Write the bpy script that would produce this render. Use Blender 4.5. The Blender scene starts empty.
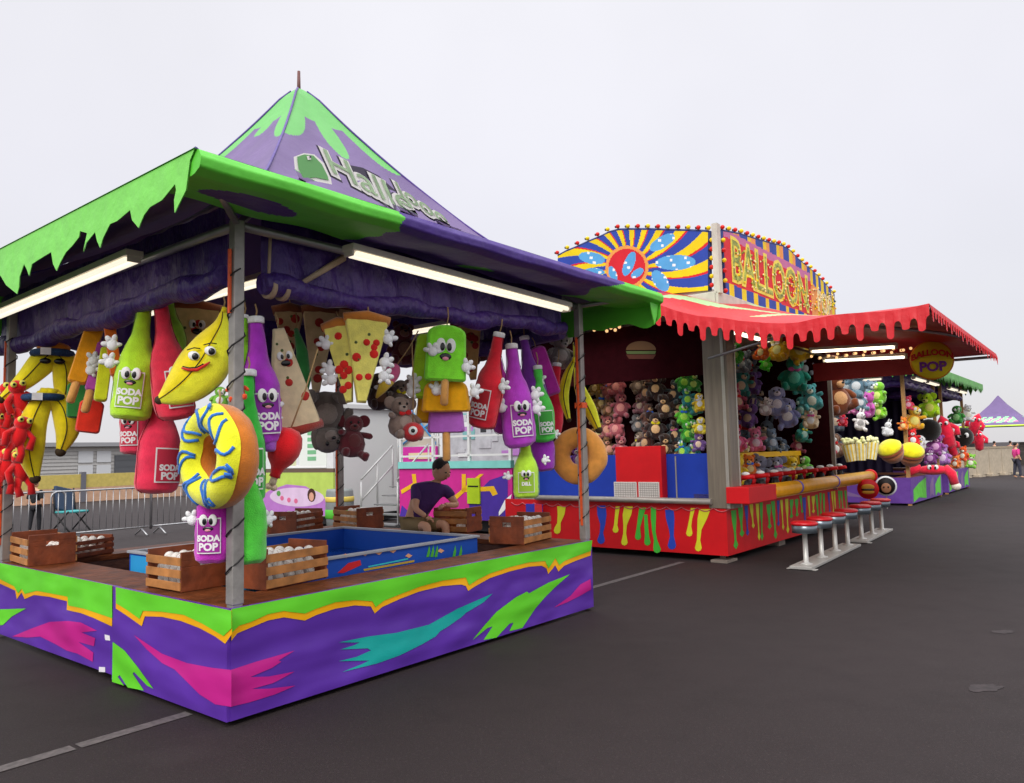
import bpy, bmesh, math, random
from mathutils import Vector, Matrix, Euler, noise
random.seed(7)
R = math.radians
PI = math.pi
SC = bpy.context.scene
COL = SC.collection

# ------------------------------------------------------------------ camera
F, PITCH, ROLL, EYE = 760.6, 0.0803, -0.0233, 1.7
cam = bpy.data.cameras.new('camera'); cam.sensor_width = 36; cam.lens = F / 1024 * 36
cam.clip_end = 3000; cam.clip_start = 0.05
camo = bpy.data.objects.new('camera', cam); COL.objects.link(camo)
_f = Vector((0, math.cos(PITCH), math.sin(PITCH))); _u = Vector((0, -math.sin(PITCH), math.cos(PITCH))); _r = Vector((1, 0, 0))
_c, _s = math.cos(ROLL), math.sin(ROLL)
_right = _c * _r + _s * _u      # image axes turned by the small camera roll
_up = -_s * _r + _c * _u
camo.matrix_world = Matrix(((_right.x, _up.x, -_f.x, 0), (_right.y, _up.y, -_f.y, 0), (_right.z, _up.z, -_f.z, EYE), (0, 0, 0, 1)))
SC.camera = camo

# ------------------------------------------------------------------ sky and sun (bright overcast)
w = bpy.data.worlds.new('World'); SC.world = w; w.use_nodes = True
nt = w.node_tree; nt.nodes.clear()
out = nt.nodes.new('ShaderNodeOutputWorld')
sky = nt.nodes.new('ShaderNodeTexSky'); sky.sky_type = 'NISHITA'; sky.sun_disc = False
SUN_EL, SUN_AZ = R(36), R(200)           # azimuth from +Y clockwise: behind the camera, a little left
sky.sun_elevation = SUN_EL; sky.sun_rotation = SUN_AZ
bg1 = nt.nodes.new('ShaderNodeBackground'); bg1.inputs[1].default_value = 0.012
nt.links.new(sky.outputs[0], bg1.inputs[0])
tc = nt.nodes.new('ShaderNodeTexCoord'); sep = nt.nodes.new('ShaderNodeSeparateXYZ')
nt.links.new(tc.outputs['Generated'], sep.inputs[0])
rmp = nt.nodes.new('ShaderNodeValToRGB'); nt.links.new(sep.outputs['Z'], rmp.inputs[0])
e = rmp.color_ramp.elements
e[0].position = 0.0; e[0].color = (.232, .227, .236, 1)
e[1].position = 1.0; e[1].color = (.93, .93, .95, 1)
for p_, c_ in ((.12, (.250, .246, .258, 1)), (.30, (.266, .262, .280, 1)), (.60, (.282, .279, .292, 1)), (.72, (.70, .70, .72, 1))):
    k = rmp.color_ramp.elements.new(p_); k.color = c_
cl = nt.nodes.new('ShaderNodeTexNoise'); cl.inputs['Scale'].default_value = 1.6; cl.inputs['Detail'].default_value = 4
nt.links.new(tc.outputs['Generated'], cl.inputs['Vector'])
mr = nt.nodes.new('ShaderNodeMapRange'); mr.inputs[1].default_value = .3; mr.inputs[2].default_value = .7; mr.inputs[3].default_value = 2.80; mr.inputs[4].default_value = 3.22
nt.links.new(cl.outputs['Fac'], mr.inputs[0])
bg2 = nt.nodes.new('ShaderNodeBackground'); nt.links.new(rmp.outputs[0], bg2.inputs[0]); nt.links.new(mr.outputs[0], bg2.inputs[1])
add = nt.nodes.new('ShaderNodeAddShader')
nt.links.new(bg1.outputs[0], add.inputs[0]); nt.links.new(bg2.outputs[0], add.inputs[1]); nt.links.new(add.outputs[0], out.inputs[0])
sl = bpy.data.lights.new('sun', 'SUN'); sl.energy = 1.75; sl.angle = R(28); sl.color = (1, .97, .93)
so = bpy.data.objects.new('sun', sl); COL.objects.link(so)
sd = Vector((math.sin(SUN_AZ) * math.cos(SUN_EL), math.cos(SUN_AZ) * math.cos(SUN_EL), math.sin(SUN_EL)))
so.rotation_euler = (-sd).to_track_quat('-Z', 'Y').to_euler()
SC.view_settings.view_transform = 'Standard'; SC.view_settings.look = 'None'
SC.view_settings.exposure = 0.0; SC.view_settings.gamma = 1.0
SC.cycles.max_bounces = 6; SC.cycles.diffuse_bounces = 4

# ------------------------------------------------------------------ the fairground frame: a runs along the row, b away from the lane
TH = .6764; A0 = Vector((-1.85, 5.04))
U = Vector((math.sin(TH), math.cos(TH))); V = Vector((-math.cos(TH), math.sin(TH)))
FR = math.atan2(U.y, U.x)
def W(a, b, z=0.0):
    p = A0 + a * U + b * V
    return Vector((p.x, p.y, z))
def _ray(x, y):
    X, Y = x - 512, y - 391.5
    return _right * (X / F) + _up * (-Y / F) + _f
def _loc(P):
    q = Vector((P.x, P.y)) - A0
    return Vector((q.dot(U), q.dot(V), P.z))
O_ = Vector((0, 0, EYE))
def on_z(x, y, z): d = _ray(x, y); return _loc(O_ + d * ((z - EYE) / d.z))
def on_a(x, y, a):
    d = _ray(x, y); n = Vector((U.x, U.y, 0)); return _loc(O_ + d * ((a + A0.dot(U) - O_.dot(n)) / d.dot(n)))
def on_b(x, y, b):
    d = _ray(x, y); n = Vector((V.x, V.y, 0)); return _loc(O_ + d * ((b + A0.dot(V) - O_.dot(n)) / d.dot(n)))

# ------------------------------------------------------------------ materials
MATS = {}
def lin(h):
    h = h.lstrip('#'); v = [int(h[i:i + 2], 16) / 255 for i in (0, 2, 4)]
    return tuple(c / 12.92 if c <= .04045 else ((c + .055) / 1.055) ** 2.4 for c in v)
def mat(name, hexc, rough=.6, bump=0, bscale=40, var=.0, vscale=6, metal=0, sheen=0, emit=0, spec=.5, stretch=None, det=5):
    if name in MATS: return MATS[name]
    m = bpy.data.materials.new(name); m.use_nodes = True; n = m.node_tree; b = n.nodes['Principled BSDF']
    c = lin(hexc) if isinstance(hexc, str) else hexc
    b.inputs['Base Color'].default_value = (*c, 1); b.inputs['Roughness'].default_value = rough; b.inputs['Metallic'].default_value = metal
    b.inputs['Specular IOR Level'].default_value = spec
    if sheen: b.inputs['Sheen Weight'].default_value = sheen; b.inputs['Sheen Roughness'].default_value = .5
    if emit: b.inputs['Emission Color'].default_value = (*c, 1); b.inputs['Emission Strength'].default_value = emit
    if bump or var:
        t = n.nodes.new('ShaderNodeTexCoord'); vec = t.outputs['Object']
        if stretch:
            mp = n.nodes.new('ShaderNodeMapping'); mp.inputs['Scale'].default_value = stretch; n.links.new(vec, mp.inputs[0]); vec = mp.outputs[0]
    if var:
        q = n.nodes.new('ShaderNodeTexNoise'); q.inputs['Scale'].default_value = vscale; q.inputs['Detail'].default_value = 6; n.links.new(vec, q.inputs['Vector'])
        r = n.nodes.new('ShaderNodeMapRange'); r.inputs[1].default_value = .3; r.inputs[2].default_value = .7; r.inputs[3].default_value = 1 - var; r.inputs[4].default_value = 1 + var
        n.links.new(q.outputs['Fac'], r.inputs[0])
        h = n.nodes.new('ShaderNodeHueSaturation'); h.inputs['Color'].default_value = (*c, 1); n.links.new(r.outputs[0], h.inputs['Value']); n.links.new(h.outputs[0], b.inputs['Base Color'])
    if bump:
        q = n.nodes.new('ShaderNodeTexNoise'); q.inputs['Scale'].default_value = bscale; q.inputs['Detail'].default_value = det; n.links.new(vec, q.inputs['Vector'])
        bp = n.nodes.new('ShaderNodeBump'); bp.inputs['Strength'].default_value = min(1, bump); bp.inputs['Distance'].default_value = .02 if bscale > 15 else .06
        n.links.new(q.outputs['Fac'], bp.inputs['Height']); n.links.new(bp.outputs[0], b.inputs['Normal'])
    MATS[name] = m; return m
def plush(hexc): return mat('plush_' + hexc.lstrip('#'), tuple(min(.90, c * 1.38) for c in lin(hexc)), .9, bump=.38, bscale=120, var=.15, vscale=11, sheen=.45, spec=.1)
def vinyl(hexc): return mat('vinyl_' + hexc.lstrip('#'), hexc, .42, bump=1.0, bscale=1.9, var=.09, vscale=2.0, spec=.35, stretch=(.8, .8, 1.9), det=1.2)
def paint(hexc, rough=.55): return mat('paint_' + hexc.lstrip('#'), hexc, rough, spec=.28, bump=.06, bscale=25, var=.08, vscale=4)
def wood(hexc): return mat('wood_' + hexc.lstrip('#'), hexc, .5, bump=.25, bscale=30, var=.35, vscale=9, stretch=(1, 1, 3))
STEEL = mat('galvanised_steel', '#a8a8aa', .38, bump=.08, bscale=30, var=.12, metal=.75)
ALU = mat('aluminium', '#b9b4aa', .35, bump=.05, bscale=20, var=.08, metal=.55)
CHROME = mat('brushed_steel', '#bdbab4', .42, metal=.35, var=.06)
BLACK = mat('black_rubber', '#141214', .6)
WHITE = plush('#f2eeea'); PUPIL = mat('eye_black', '#0a0a0c', .25); EYEW = mat('eye_white', '#f5f5f2', .4)
ROPE = mat('hemp_rope', '#b08f62', .9, bump=.3, bscale=60)
TUBE = mat('fluorescent_tube', '#fdf3dd', .3, emit=.98)
TUBE2 = mat('fluorescent_tube_bright', '#fff3dc', .3, emit=3)

# ------------------------------------------------------------------ mesh builder
class MB:
    def __init__(s): s.v = []; s.f = []; s.m = []; s.sm = []
    def add(s, vs, fs, m=0, smooth=False):
        o = len(s.v); s.v += [Vector(p) for p in vs]
        for f in fs: s.f.append([i + o for i in f]); s.m.append(m); s.sm.append(smooth)
        return s
    def box(s, c, d, m=0, rz=0, rot=None):
        c = Vector(c); x, y, z = d[0] / 2, d[1] / 2, d[2] / 2
        M = rot if rot is not None else Matrix.Rotation(rz, 3, 'Z')
        vs = [c + M @ Vector(p) for p in ((-x, -y, -z), (x, -y, -z), (x, y, -z), (-x, y, -z), (-x, -y, z), (x, -y, z), (x, y, z), (-x, y, z))]
        return s.add(vs, ((3, 2, 1, 0), (4, 5, 6, 7), (0, 1, 5, 4), (1, 2, 6, 5), (2, 3, 7, 6), (3, 0, 4, 7)), m)
    def b2(s, lo, hi, m=0):
        return s.box([(l + h) / 2 for l, h in zip(lo, hi)], [abs(h - l) for l, h in zip(lo, hi)], m)
    def tube(s, pts, r, n=10, m=0, caps=True):
        pts = [Vector(p) for p in pts]; k = len(pts); rs = r if isinstance(r, (list, tuple)) else [r] * k
        vs = []; ref = None
        for i, p in enumerate(pts):
            t = (pts[min(i + 1, k - 1)] - pts[max(i - 1, 0)]).normalized()
            if ref is None: ref = t.orthogonal().normalized()
            ref = (ref - t * ref.dot(t)).normalized(); q = t.cross(ref)
            for j in range(n):
                a = 2 * PI * j / n; vs.append(p + (ref * math.cos(a) + q * math.sin(a)) * rs[i])
        fs = [(i * n + j, i * n + (j + 1) % n, (i + 1) * n + (j + 1) % n, (i + 1) * n + j) for i in range(k - 1) for j in range(n)]
        s.add(vs, fs, m, True)
        if caps:
            o = len(s.v) - len(vs)
            s.f.append([o + j for j in range(n)][::-1]); s.m.append(m); s.sm.append(False)
            s.f.append([o + (k - 1) * n + j for j in range(n)]); s.m.append(m); s.sm.append(False)
        return s
    def lathe(s, prof, n=20, m=0, c=(0, 0, 0), M=None, sq=(1, 1)):
        c = Vector(c); vs = []
        for r, z in prof:
            for j in range(n):
                a = 2 * PI * j / n; p = Vector((r * math.cos(a) * sq[0], r * math.sin(a) * sq[1], z)); vs.append(c + (M @ p if M is not None else p))
        k = len(prof)
        fs = [(i * n + j, i * n + (j + 1) % n, (i + 1) * n + (j + 1) % n, (i + 1) * n + j) for i in range(k - 1) for j in range(n)]
        s.add(vs, fs, m, True); o = len(s.v) - len(vs)
        s.f.append([o + j for j in range(n)][::-1]); s.m.append(m); s.sm.append(True)
        s.f.append([o + (k - 1) * n + j for j in range(n)]); s.m.append(m); s.sm.append(True)
        return s
    def ell(s, c, r, m=0, n=14, k=9, M=None):
        prof = [(max(.002, math.sin(PI * i / k)), -math.cos(PI * i / k)) for i in range(k + 1)]
        S = Matrix.Diagonal(Vector(r)); S = (M @ S) if M is not None else S
        return s.lathe(prof, n, m, c, S)
    def torus(s, c, Rr, r, m=0, n=28, k=14, M=None, mfun=None, sq=1.0):
        c = Vector(c); vs = []; fs = []; ms = []
        for i in range(n):
            A = 2 * PI * i / n
            for j in range(k):
                B = 2 * PI * j / k
                p = Vector(((Rr + r * math.cos(B)) * math.cos(A), r * sq * math.sin(B), (Rr + r * math.cos(B)) * math.sin(A)))
                vs.append(c + (M @ p if M is not None else p))
        o = len(s.v); s.v += vs
        for i in range(n):
            for j in range(k):
                s.f.append([o + i * k + j, o + i * k + (j + 1) % k, o + ((i + 1) % n) * k + (j + 1) % k, o + ((i + 1) % n) * k + j])
                s.m.append(mfun(2 * PI * (i + .5) / n, 2 * PI * (j + .5) / k) if mfun else m); s.sm.append(True)
        return s
    def lump(s, amp, freq, seed=0.0):      # soft creases of stuffed cloth
        for i, v in enumerate(s.v):
            n1 = noise.noise_vector(v * freq + Vector((seed, seed * 1.7, 0))); n2 = noise.noise_vector(v * freq * 2.7 + Vector((0, seed, 9)))
            s.v[i] = v + n1 * amp + n2 * amp * .45
        return s
    def poly(s, pts, m=0):
        return s.add(pts, [list(range(len(pts)))], m)
    def prism(s, pts, y0, y1, m=0, T=None, smooth=False):   # pts (x,z) extruded along y
        n = len(pts); vs = [Vector((x, y0, z)) for x, z in pts] + [Vector((x, y1, z)) for x, z in pts]
        if T: vs = [T(p) for p in vs]
        s.add(vs, [list(range(n)), list(range(2 * n - 1, n - 1, -1))], m)
        s.add(vs, [(i, n + i, n + (i + 1) % n, (i + 1) % n) for i in range(n)], m, smooth)
        return s
    def grid(s, fn, nu, nv, m=0, smooth=True, mfun=None):
        vs = [fn(i / nu, j / nv) for j in range(nv + 1) for i in range(nu + 1)]
        o = len(s.v); s.v += [Vector(p) for p in vs]
        for j in range(nv):
            for i in range(nu):
                a = o + j * (nu + 1) + i
                s.f.append([a, a + 1, a + nu + 2, a + nu + 1]); s.m.append(mfun((i + .5) / nu, (j + .5) / nv) if mfun else m); s.sm.append(smooth)
        return s
    def text(s, body, size, T, m=0, ext=.002, bold=0.0, align='CENTER', sx=1.0):
        cu = bpy.data.curves.new('lettering', 'FONT'); cu.body = body; cu.size = size; cu.extrude = ext; cu.offset = bold; cu.align_x = align; cu.align_y = 'CENTER'; cu.resolution_u = 3
        ob = bpy.data.objects.new('lettering', cu); COL.objects.link(ob)
        bpy.context.view_layer.update()
        me = bpy.data.meshes.new_from_object(ob.evaluated_get(bpy.context.evaluated_depsgraph_get()))
        s.add([T(Vector((v.co.x * sx, v.co.y, v.co.z))) for v in me.vertices], [list(p.vertices) for p in me.polygons if ext or p.normal.z > 0], m)
        bpy.data.objects.remove(ob); bpy.data.meshes.remove(me); bpy.data.curves.remove(cu)
        return s
    def mesh(s, name, mats, org=(0, 0, 0)):
        me = bpy.data.meshes.new(name); o = Vector(org)
        me.from_pydata([v - o for v in s.v], [], s.f)
        for m in mats: me.materials.append(m)
        me.polygons.foreach_set('material_index', s.m); me.polygons.foreach_set('use_smooth', s.sm)
        me.update(); return me
    def build(s, name, mats, parent=None, org=(0, 0, 0), bevel=0, fix=True):
        mats = mats if isinstance(mats, (list, tuple)) else [mats]
        me = s.mesh(name, mats, org)
        if fix:
            bm = bmesh.new(); bm.from_mesh(me); bmesh.ops.recalc_face_normals(bm, faces=bm.faces); bm.to_mesh(me); bm.free()
        o = bpy.data.objects.new(name, me); COL.objects.link(o)
        if parent is not None: o.parent = parent
        if bevel:
            q = o.modifiers.new('bevel', 'BEVEL'); q.width = bevel; q.segments = 2; q.limit_method = 'ANGLE'
        return o
def tag(o, label=None, cat=None, group=None, kind=None):
    if label: o['label'] = label
    if cat: o['category'] = cat
    if group: o['group'] = group
    if kind: o['kind'] = kind
    return o
def thing(name, label, cat, loc, rz=0, group=None, rot=None):
    o = bpy.data.objects.new(name, None); COL.objects.link(o); o.empty_display_size = .1
    o.location = loc; o.rotation_euler = rot if rot else (0, 0, rz)
    return tag(o, label, cat, group)
def fair(name, label, cat, a, b, z=0, group=None, rz=0):     # a thing standing in the fairground frame
    return thing(name, label, cat, W(a, b, z), FR + rz, group)

def interp(tab, x):
    for (x0, y0), (x1, y1) in zip(tab, tab[1:]):
        if x <= x1: return y0 + (y1 - y0) * (x - x0) / (x1 - x0)
    return tab[-1][1]

# ------------------------------------------------------------------ ground
def ground_mat():
    m = bpy.data.materials.new('asphalt'); m.use_nodes = True; n = m.node_tree; b = n.nodes['Principled BSDF']; L = n.links.new
    t = n.nodes.new('ShaderNodeTexCoord')
    def noise(s, d=6, rough=.6):
        q = n.nodes.new('ShaderNodeTexNoise'); q.inputs['Scale'].default_value = s; q.inputs['Detail'].default_value = d; q.inputs['Roughness'].default_value = rough; L(t.outputs['Object'], q.inputs['Vector']); return q
    big, mid, fine, patch = noise(.35), noise(2.4), noise(160, 2), noise(.8, 5, .55)
    r1 = n.nodes.new('ShaderNodeValToRGB'); L(big.outputs['Fac'], r1.inputs[0])
    r1.color_ramp.elements[0].position = .3; r1.color_ramp.elements[0].color = (.0118, .0070, .0073, 1)
    r1.color_ramp.elements[1].position = .72; r1.color_ramp.elements[1].color = (.0185, .0112, .0116, 1)
    def mixm(a, fac, col, mode='MIX'):
        x = n.nodes.new('ShaderNodeMix'); x.data_type = 'RGBA'; x.blend_type = mode
        L(a, x.inputs[6])
        if isinstance(col, tuple): x.inputs[7].default_value = col
        else: L(col, x.inputs[7])
        if isinstance(fac, float): x.inputs[0].default_value = fac
        else: L(fac, x.inputs[0])
        return x.outputs[2]
    def mrange(s, a, b_, c, d):
        q = n.nodes.new('ShaderNodeMapRange'); L(s, q.inputs[0]); q.inputs[1].default_value = a; q.inputs[2].default_value = b_; q.inputs[3].default_value = c; q.inputs[4].default_value = d; return q.outputs[0]
    c = mixm(r1.outputs[0], mrange(fine.outputs['Fac'], .35, .7, 0, .6), (.036, .026, .026, 1))
    agg = noise(55, 3, .7); c = mixm(c, mrange(agg.outputs['Fac'], .55, .70, 0, .7), (.046, .034, .034, 1))
    c = mixm(c, mrange(mid.outputs['Fac'], .52, .75, 0, .22), (.0085, .0055, .0055, 1))
    c = mixm(c, mrange(patch.outputs['Fac'], .60, .76, 0, .32), (.044, .034, .034, 1))     # worn pale scuffs
    vo = n.nodes.new('ShaderNodeTexVoronoi'); vo.feature = 'DISTANCE_TO_EDGE'; vo.inputs['Scale'].default_value = .16
    wv = noise(1.2, 4); mp = n.nodes.new('ShaderNodeVectorMath'); mp.operation = 'MULTIPLY_ADD'; L(wv.outputs['Color'], mp.inputs[0]); mp.inputs[1].default_value = (1.1, 1.1, 0); L(t.outputs['Object'], mp.inputs[2]); L(mp.outputs[0], vo.inputs['Vector'])
    c = mixm(c, mrange(vo.outputs['Distance'], .0, .003, .18, 0), (.005, .004, .004, 1))  # hairline cracks
    L(c, b.inputs['Base Color'])
    L(mrange(mid.outputs['Fac'], .3, .7, .74, .80), b.inputs['Roughness'])
    b.inputs['Specular IOR Level'].default_value = .3
    bp = n.nodes.new('ShaderNodeBump'); bp.inputs['Strength'].default_value = .35; bp.inputs['Distance'].default_value = .006; L(fine.outputs['Fac'], bp.inputs['Height']); L(bp.outputs[0], b.inputs['Normal'])
    return m
g = MB(); g.add([(-700, -60, 0), (900, -60, 0), (900, 1500, 0), (-700, 1500, 0)], [(0, 1, 2, 3)])
tag(g.build('asphalt_ground', ground_mat()), kind='structure')
LINE = mat('worn_road_paint', '#57504f', .8, var=.35, vscale=22)
g = MB()
def strip(p, q, wd, m=0, z=.004):
    p = Vector(p); q = Vector(q); d = (q - p).normalized(); nrm = Vector((-d.y, d.x)) * wd / 2
    a = [p - nrm, q - nrm, q + nrm, p + nrm]
    g.add([W(x.x, x.y, z) for x in a], [(0, 1, 2, 3)], m)
strip((-4.5, .40), (-.78, .435), .10); strip((-.75, .435), (-.05, .44), .10); strip((4.4, .70), (7.85, .72), .10)
tag(g.build('parking_line', LINE), kind='structure')
# scuffed patches of pale dried slurry on the lane
g = MB()
for x, y, rx, ry in ((985, 688, 24, 5), (1004, 632, 15, 2.4)):
    pts = []
    for k in range(60):
        A = 2 * PI * k / 60; j = .75 + .35 * noise.noise(Vector((math.cos(A) * 1.4, math.sin(A) * 1.4, x * .1))) + .16 * noise.noise(Vector((math.cos(A) * 6, math.sin(A) * 6, y * .1))); q = on_z(x + rx * math.cos(A) * j, y + ry * math.sin(A) * j, 0); pts.append(W(q.x, q.y, .003))
    g.poly(pts)
tag(g.build('pale_scuffs_on_road', mat('pale_scuff', '#302829', .85, var=.5, vscale=18)), kind='structure')

# ------------------------------------------------------------------ the near booth: purple and green tent with a toss game
CN, PK, EV, OV = 2.10, 5.74, 3.44, .62
PROF = ((.04, 5.74), (.3, 5.34), (.71, 4.80), (1.02, 4.43), (1.33, 4.08), (1.7, 3.76), (2.2, 3.55), (2.74, 3.44))
def zp(w_):
    for (w0, z0), (w1, z1) in zip(PROF, PROF[1:]):
        if w_ <= w1: return z0 + (z1 - z0) * (max(w_, w0) - w0) / (w1 - w0)
    return PROF[-1][1]
def zsm(w_):   # smoothed profile
    return sum(zp(max(.04, min(2.74, w_ + d))) for d in (-.12, -.06, 0, .06, .12)) / 5
def on_face(x, y, lift=.012):   # point of the lane-side canopy slope under a photo pixel
    lo, hi = .05, 2.74
    for _ in range(40):
        mid = (lo + hi) / 2; p = on_b(x, y, CN - mid)
        if p.z > zsm(mid): lo = mid
        else: hi = mid
    p = on_b(x, y, CN - lo); p.z += lift; p.y -= lift * .7; return p
P_VIO = mat('canopy_purple', '#6b5685', .65, bump=.5, bscale=2.2, var=.08, vscale=2)
P_CAP = mat('canopy_cap_green', '#66b45e', .65, bump=.4, bscale=2.2)
P_GRN = mat('canopy_green', '#5fce38', .5, bump=.5, bscale=2.2, var=.07, vscale=2)
P_DRK = mat('canopy_dark_purple', '#4b2f86', .5, bump=.6, bscale=3, var=.12, vscale=3)
LOGO_G = mat('logo_green', '#6fae6a', .6); LOGO_S = mat('logo_silver', '#a3bf96', .6, var=.3, vscale=9); LOGO_W = mat('logo_white', '#f6f2ee', .6); LOGO_K = mat('logo_shadow', '#4d4658', .6)
booth = fair('game_booth', 'purple and green peaked tent booth with blue water tank, nearest on the left', 'game booth', 0, 0)
c = MB()
def side_pt(k, s, w_, z):
    f_ = max(0, 1 - w_ / 1.6) * .05; p = side_pt0(k, s, w_, z); return (p[0] - f_, p[1] + f_, p[2])
def side_pt0(k, s, w_, z): return ((CN + s * w_, CN - w_, z), (CN + w_, CN + s * w_, z), (CN - s * w_, CN + w_, z), (CN - w_, CN - s * w_, z))[k]
def capw(s, k=0):
    g_ = lambda c_, w_: max(0, 1 - ((s - c_) / w_) ** 2) ** .5
    return .40 + max(.36 * g_(-1, .40), .36 * g_(1, .40), .34 * g_(-.02, .26) * (1 if k == 0 else .4))
for k in range(4):
    def fn(u, v, k=k):
        w_ = .04 + 2.70 * v; s = 2 * u - 1
        z = zsm(w_) - .10 * (1 - s * s) * math.sin(PI * v) * (1 if v < 1 else 0) * .6 + .012 * math.sin(9 * s + 14 * v) * math.sin(PI * v)
        return side_pt(k, s, w_, z)
    def mf(u, v, k=k):
        w_ = .04 + 2.70 * v; s = 2 * u - 1
        if w_ < capw(s, k): return 2
        if k in (2, 3) and w_ > 2.52: return 1
        if k == 0 and w_ > 2.60 and s < -.28 + .05 * math.sin(40 * w_): return 1
        if k in (0, 1) and w_ > 2.6 and s > .8: return 1
        return 0
    c.grid(fn, 170, 170, 0, True, mf)
c.build('canopy', [P_VIO, P_GRN, P_CAP], booth)
lg = MB()
def zz(x, y): return (280 + x / 5.12, 140 + y / 5.12)
def fpoly(pts, m, lift): lg.poly([on_face(*zz(*p), lift) for p in pts], m)
fpoly([(66, 98), (118, 78), (172, 85), (222, 130), (255, 200), (262, 238), (180, 222), (104, 222), (72, 160)], 2, .012)
fpoly([(82, 102), (120, 90), (165, 96), (208, 140), (238, 200), (243, 222), (180, 208), (112, 210), (88, 160)], 0, .018)
fpoly([(280, 148), (340, 136), (420, 152), (500, 192), (600, 280), (540, 255), (480, 220), (400, 195), (340, 200)], 3, .012)
fpoly([(600, 268), (660, 290), (760, 370), (800, 420), (740, 390), (670, 345)], 3, .012)
fpoly([(128, 104), (150, 102), (152, 122), (134, 124)], 2, .024); fpoly([(140, 108), (150, 108), (150, 118), (142, 120)], 3, .03)
def logo_T(px0, py0, dx, dy, ux, uy, lift): return lambda v: on_face(*zz(px0 + dx * v.x + ux * v.y, py0 + dy * v.x + uy * v.y), lift)
for lift, mm, bo in ((.012, 3, .15), (.018, 2, .10), (.026, 1, .0)):
    lg.text('Halle', 1.45, logo_T(450, 244, 150, 78, -58, -128, lift), mm, 0, bo); lg.text('looo', 1.25, logo_T(722, 352, 112, 70, -48, -98, lift), mm, 0, bo)
    pass
fpoly([(780, 410), (870, 450), (930, 470), (900, 475), (820, 445)], 2, .012)
for k in range(4):
    sm = MB(); sm.tube([Vector(side_pt(k, -1, w_, zsm(w_) + .004)) for w_ in [.06 + 2.66 * t / 30 for t in range(31)]], .012, 6); sm.build('hip_seam', P_DRK, booth)
lg.build('canopy_lettering', [LOGO_G, LOGO_S, LOGO_W, LOGO_K], booth, fix=False)
f = MB(); f.tube([(CN - .05, CN + .05, 5.6), (CN - .05, CN + .05, 5.9)], [.022, .016], 8); f.build('finial', mat('rusty_finial', '#6b3f3a', .6), booth)
# valances
va = MB(); TEETH = [(0, 302), (0, 275), (6, 285), (17, 294), (19, 287), (19.5, 277), (24, 264), (27, 270), (29, 276), (32, 264), (38, 260), (51, 252), (53, 264), (56.5, 271), (61, 261), (66, 252), (72, 246), (79, 237), (80, 231), (87, 233), (83, 252), (86, 243), (95, 232), (97, 241), (100, 248), (103, 238), (110, 224), (117, 221), (130, 210), (132, 220), (138.5, 228), (144, 215), (150, 207), (162, 200), (175, 184), (176, 190), (174, 200), (174.5, 213), (180, 202), (186, 190), (190, 160), (195, 147)]
pts = [on_a(x, y, -OV - .012) for x, y in TEETH]
pts = [Vector((-OV - .012, 4.92, EV)), Vector((-OV - .012, 4.92, 3.02)), Vector((-OV - .012, 4.6, 2.93)), Vector((-OV - .012, 4.3, 3.12)), Vector((-OV - .012, 3.9, 2.98)), Vector((-OV - .012, 3.6, 3.15)), Vector((-OV - .012, 3.1, 3.0)), Vector((-OV - .012, 2.85, 3.13))] + [p for p in pts[1:-1] if p.y < 2.75] + [Vector((-OV - .012, -OV - .012, EV + .005))]
va.poly(pts); va.poly([p + Vector((.006, 0, 0)) for p in pts])
va.build('drip_valance', mat('valance_green', '#7fdc58', .5, bump=.4, bscale=4, var=.06), booth)
# lane-side valance tucks inward under the frame
va = MB()
def lowz(s): return 3.17 + .025 * math.sin(s * 5) + .02 * math.sin(s * 13)
def lane_val(u, v):
    a = -OV + (4.24 + 2 * OV) * u
    ts = ((0, .02, .02), (.12, -.035, .0), (.26, -.06, -.045), (.36, -.05, -.10), (.48, .02, -.13), (.75, .28, -.12), (1, .58, -.08))
    for (v0, y0, z0), (v1, y1, z1) in zip(ts, ts[1:]):
        if v <= v1: f_ = (v - v0) / (v1 - v0); return (a, -OV + y0 + (y1 - y0) * f_, EV + z0 + (z1 - z0) * f_ + .012 * math.sin(a * 7 + v * 4) * v)
    return (a, -OV + .58, EV - .08)
def lane_m(u, v):
    a = -OV + (4.24 + 2 * OV) * u
    if a < .92 - .10 * (v - .5) ** 2 + .02 * math.sin(v * 30): return 1 if not (((a + .12) / .34) ** 2 + ((v - .72) / .14) ** 2 < 1) else 2
    if a > 3.75 + .35 * math.sin(v * 9) * (1 - v): return 1
    if 2.0 < a < 2.45 and abs(v - .85) < .10 * (1 - abs(a - 2.2) / .3): return 1
    return 0
va.grid(lane_val, 420, 48, 0, True, lane_m)
va.poly([Vector(lane_val(0, v_ / 24)) for v_ in range(25)] + [Vector((-OV, -OV + .58, EV + .02))], 1)
va.build('tucked_valance', [P_DRK, P_GRN, P_DRK], booth)
va = MB()      # the far two sides
for k in (1, 2):
    def fv(u, v, k=k):
        s = 2 * u - 1; p = side_pt(k, s, 2.745, EV - v * (.26 + .09 * abs(math.sin(u * 25)) + .05 * math.sin(u * 61))); return p
    va.grid(fv, 120, 4)
va.prism([(4.62, 3.42), (4.86, 3.42), (4.80, 3.20), (4.74, 3.08), (4.68, 3.22)], -.62, -.61)
va.build('rear_valance', P_GRN, booth)
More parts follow.
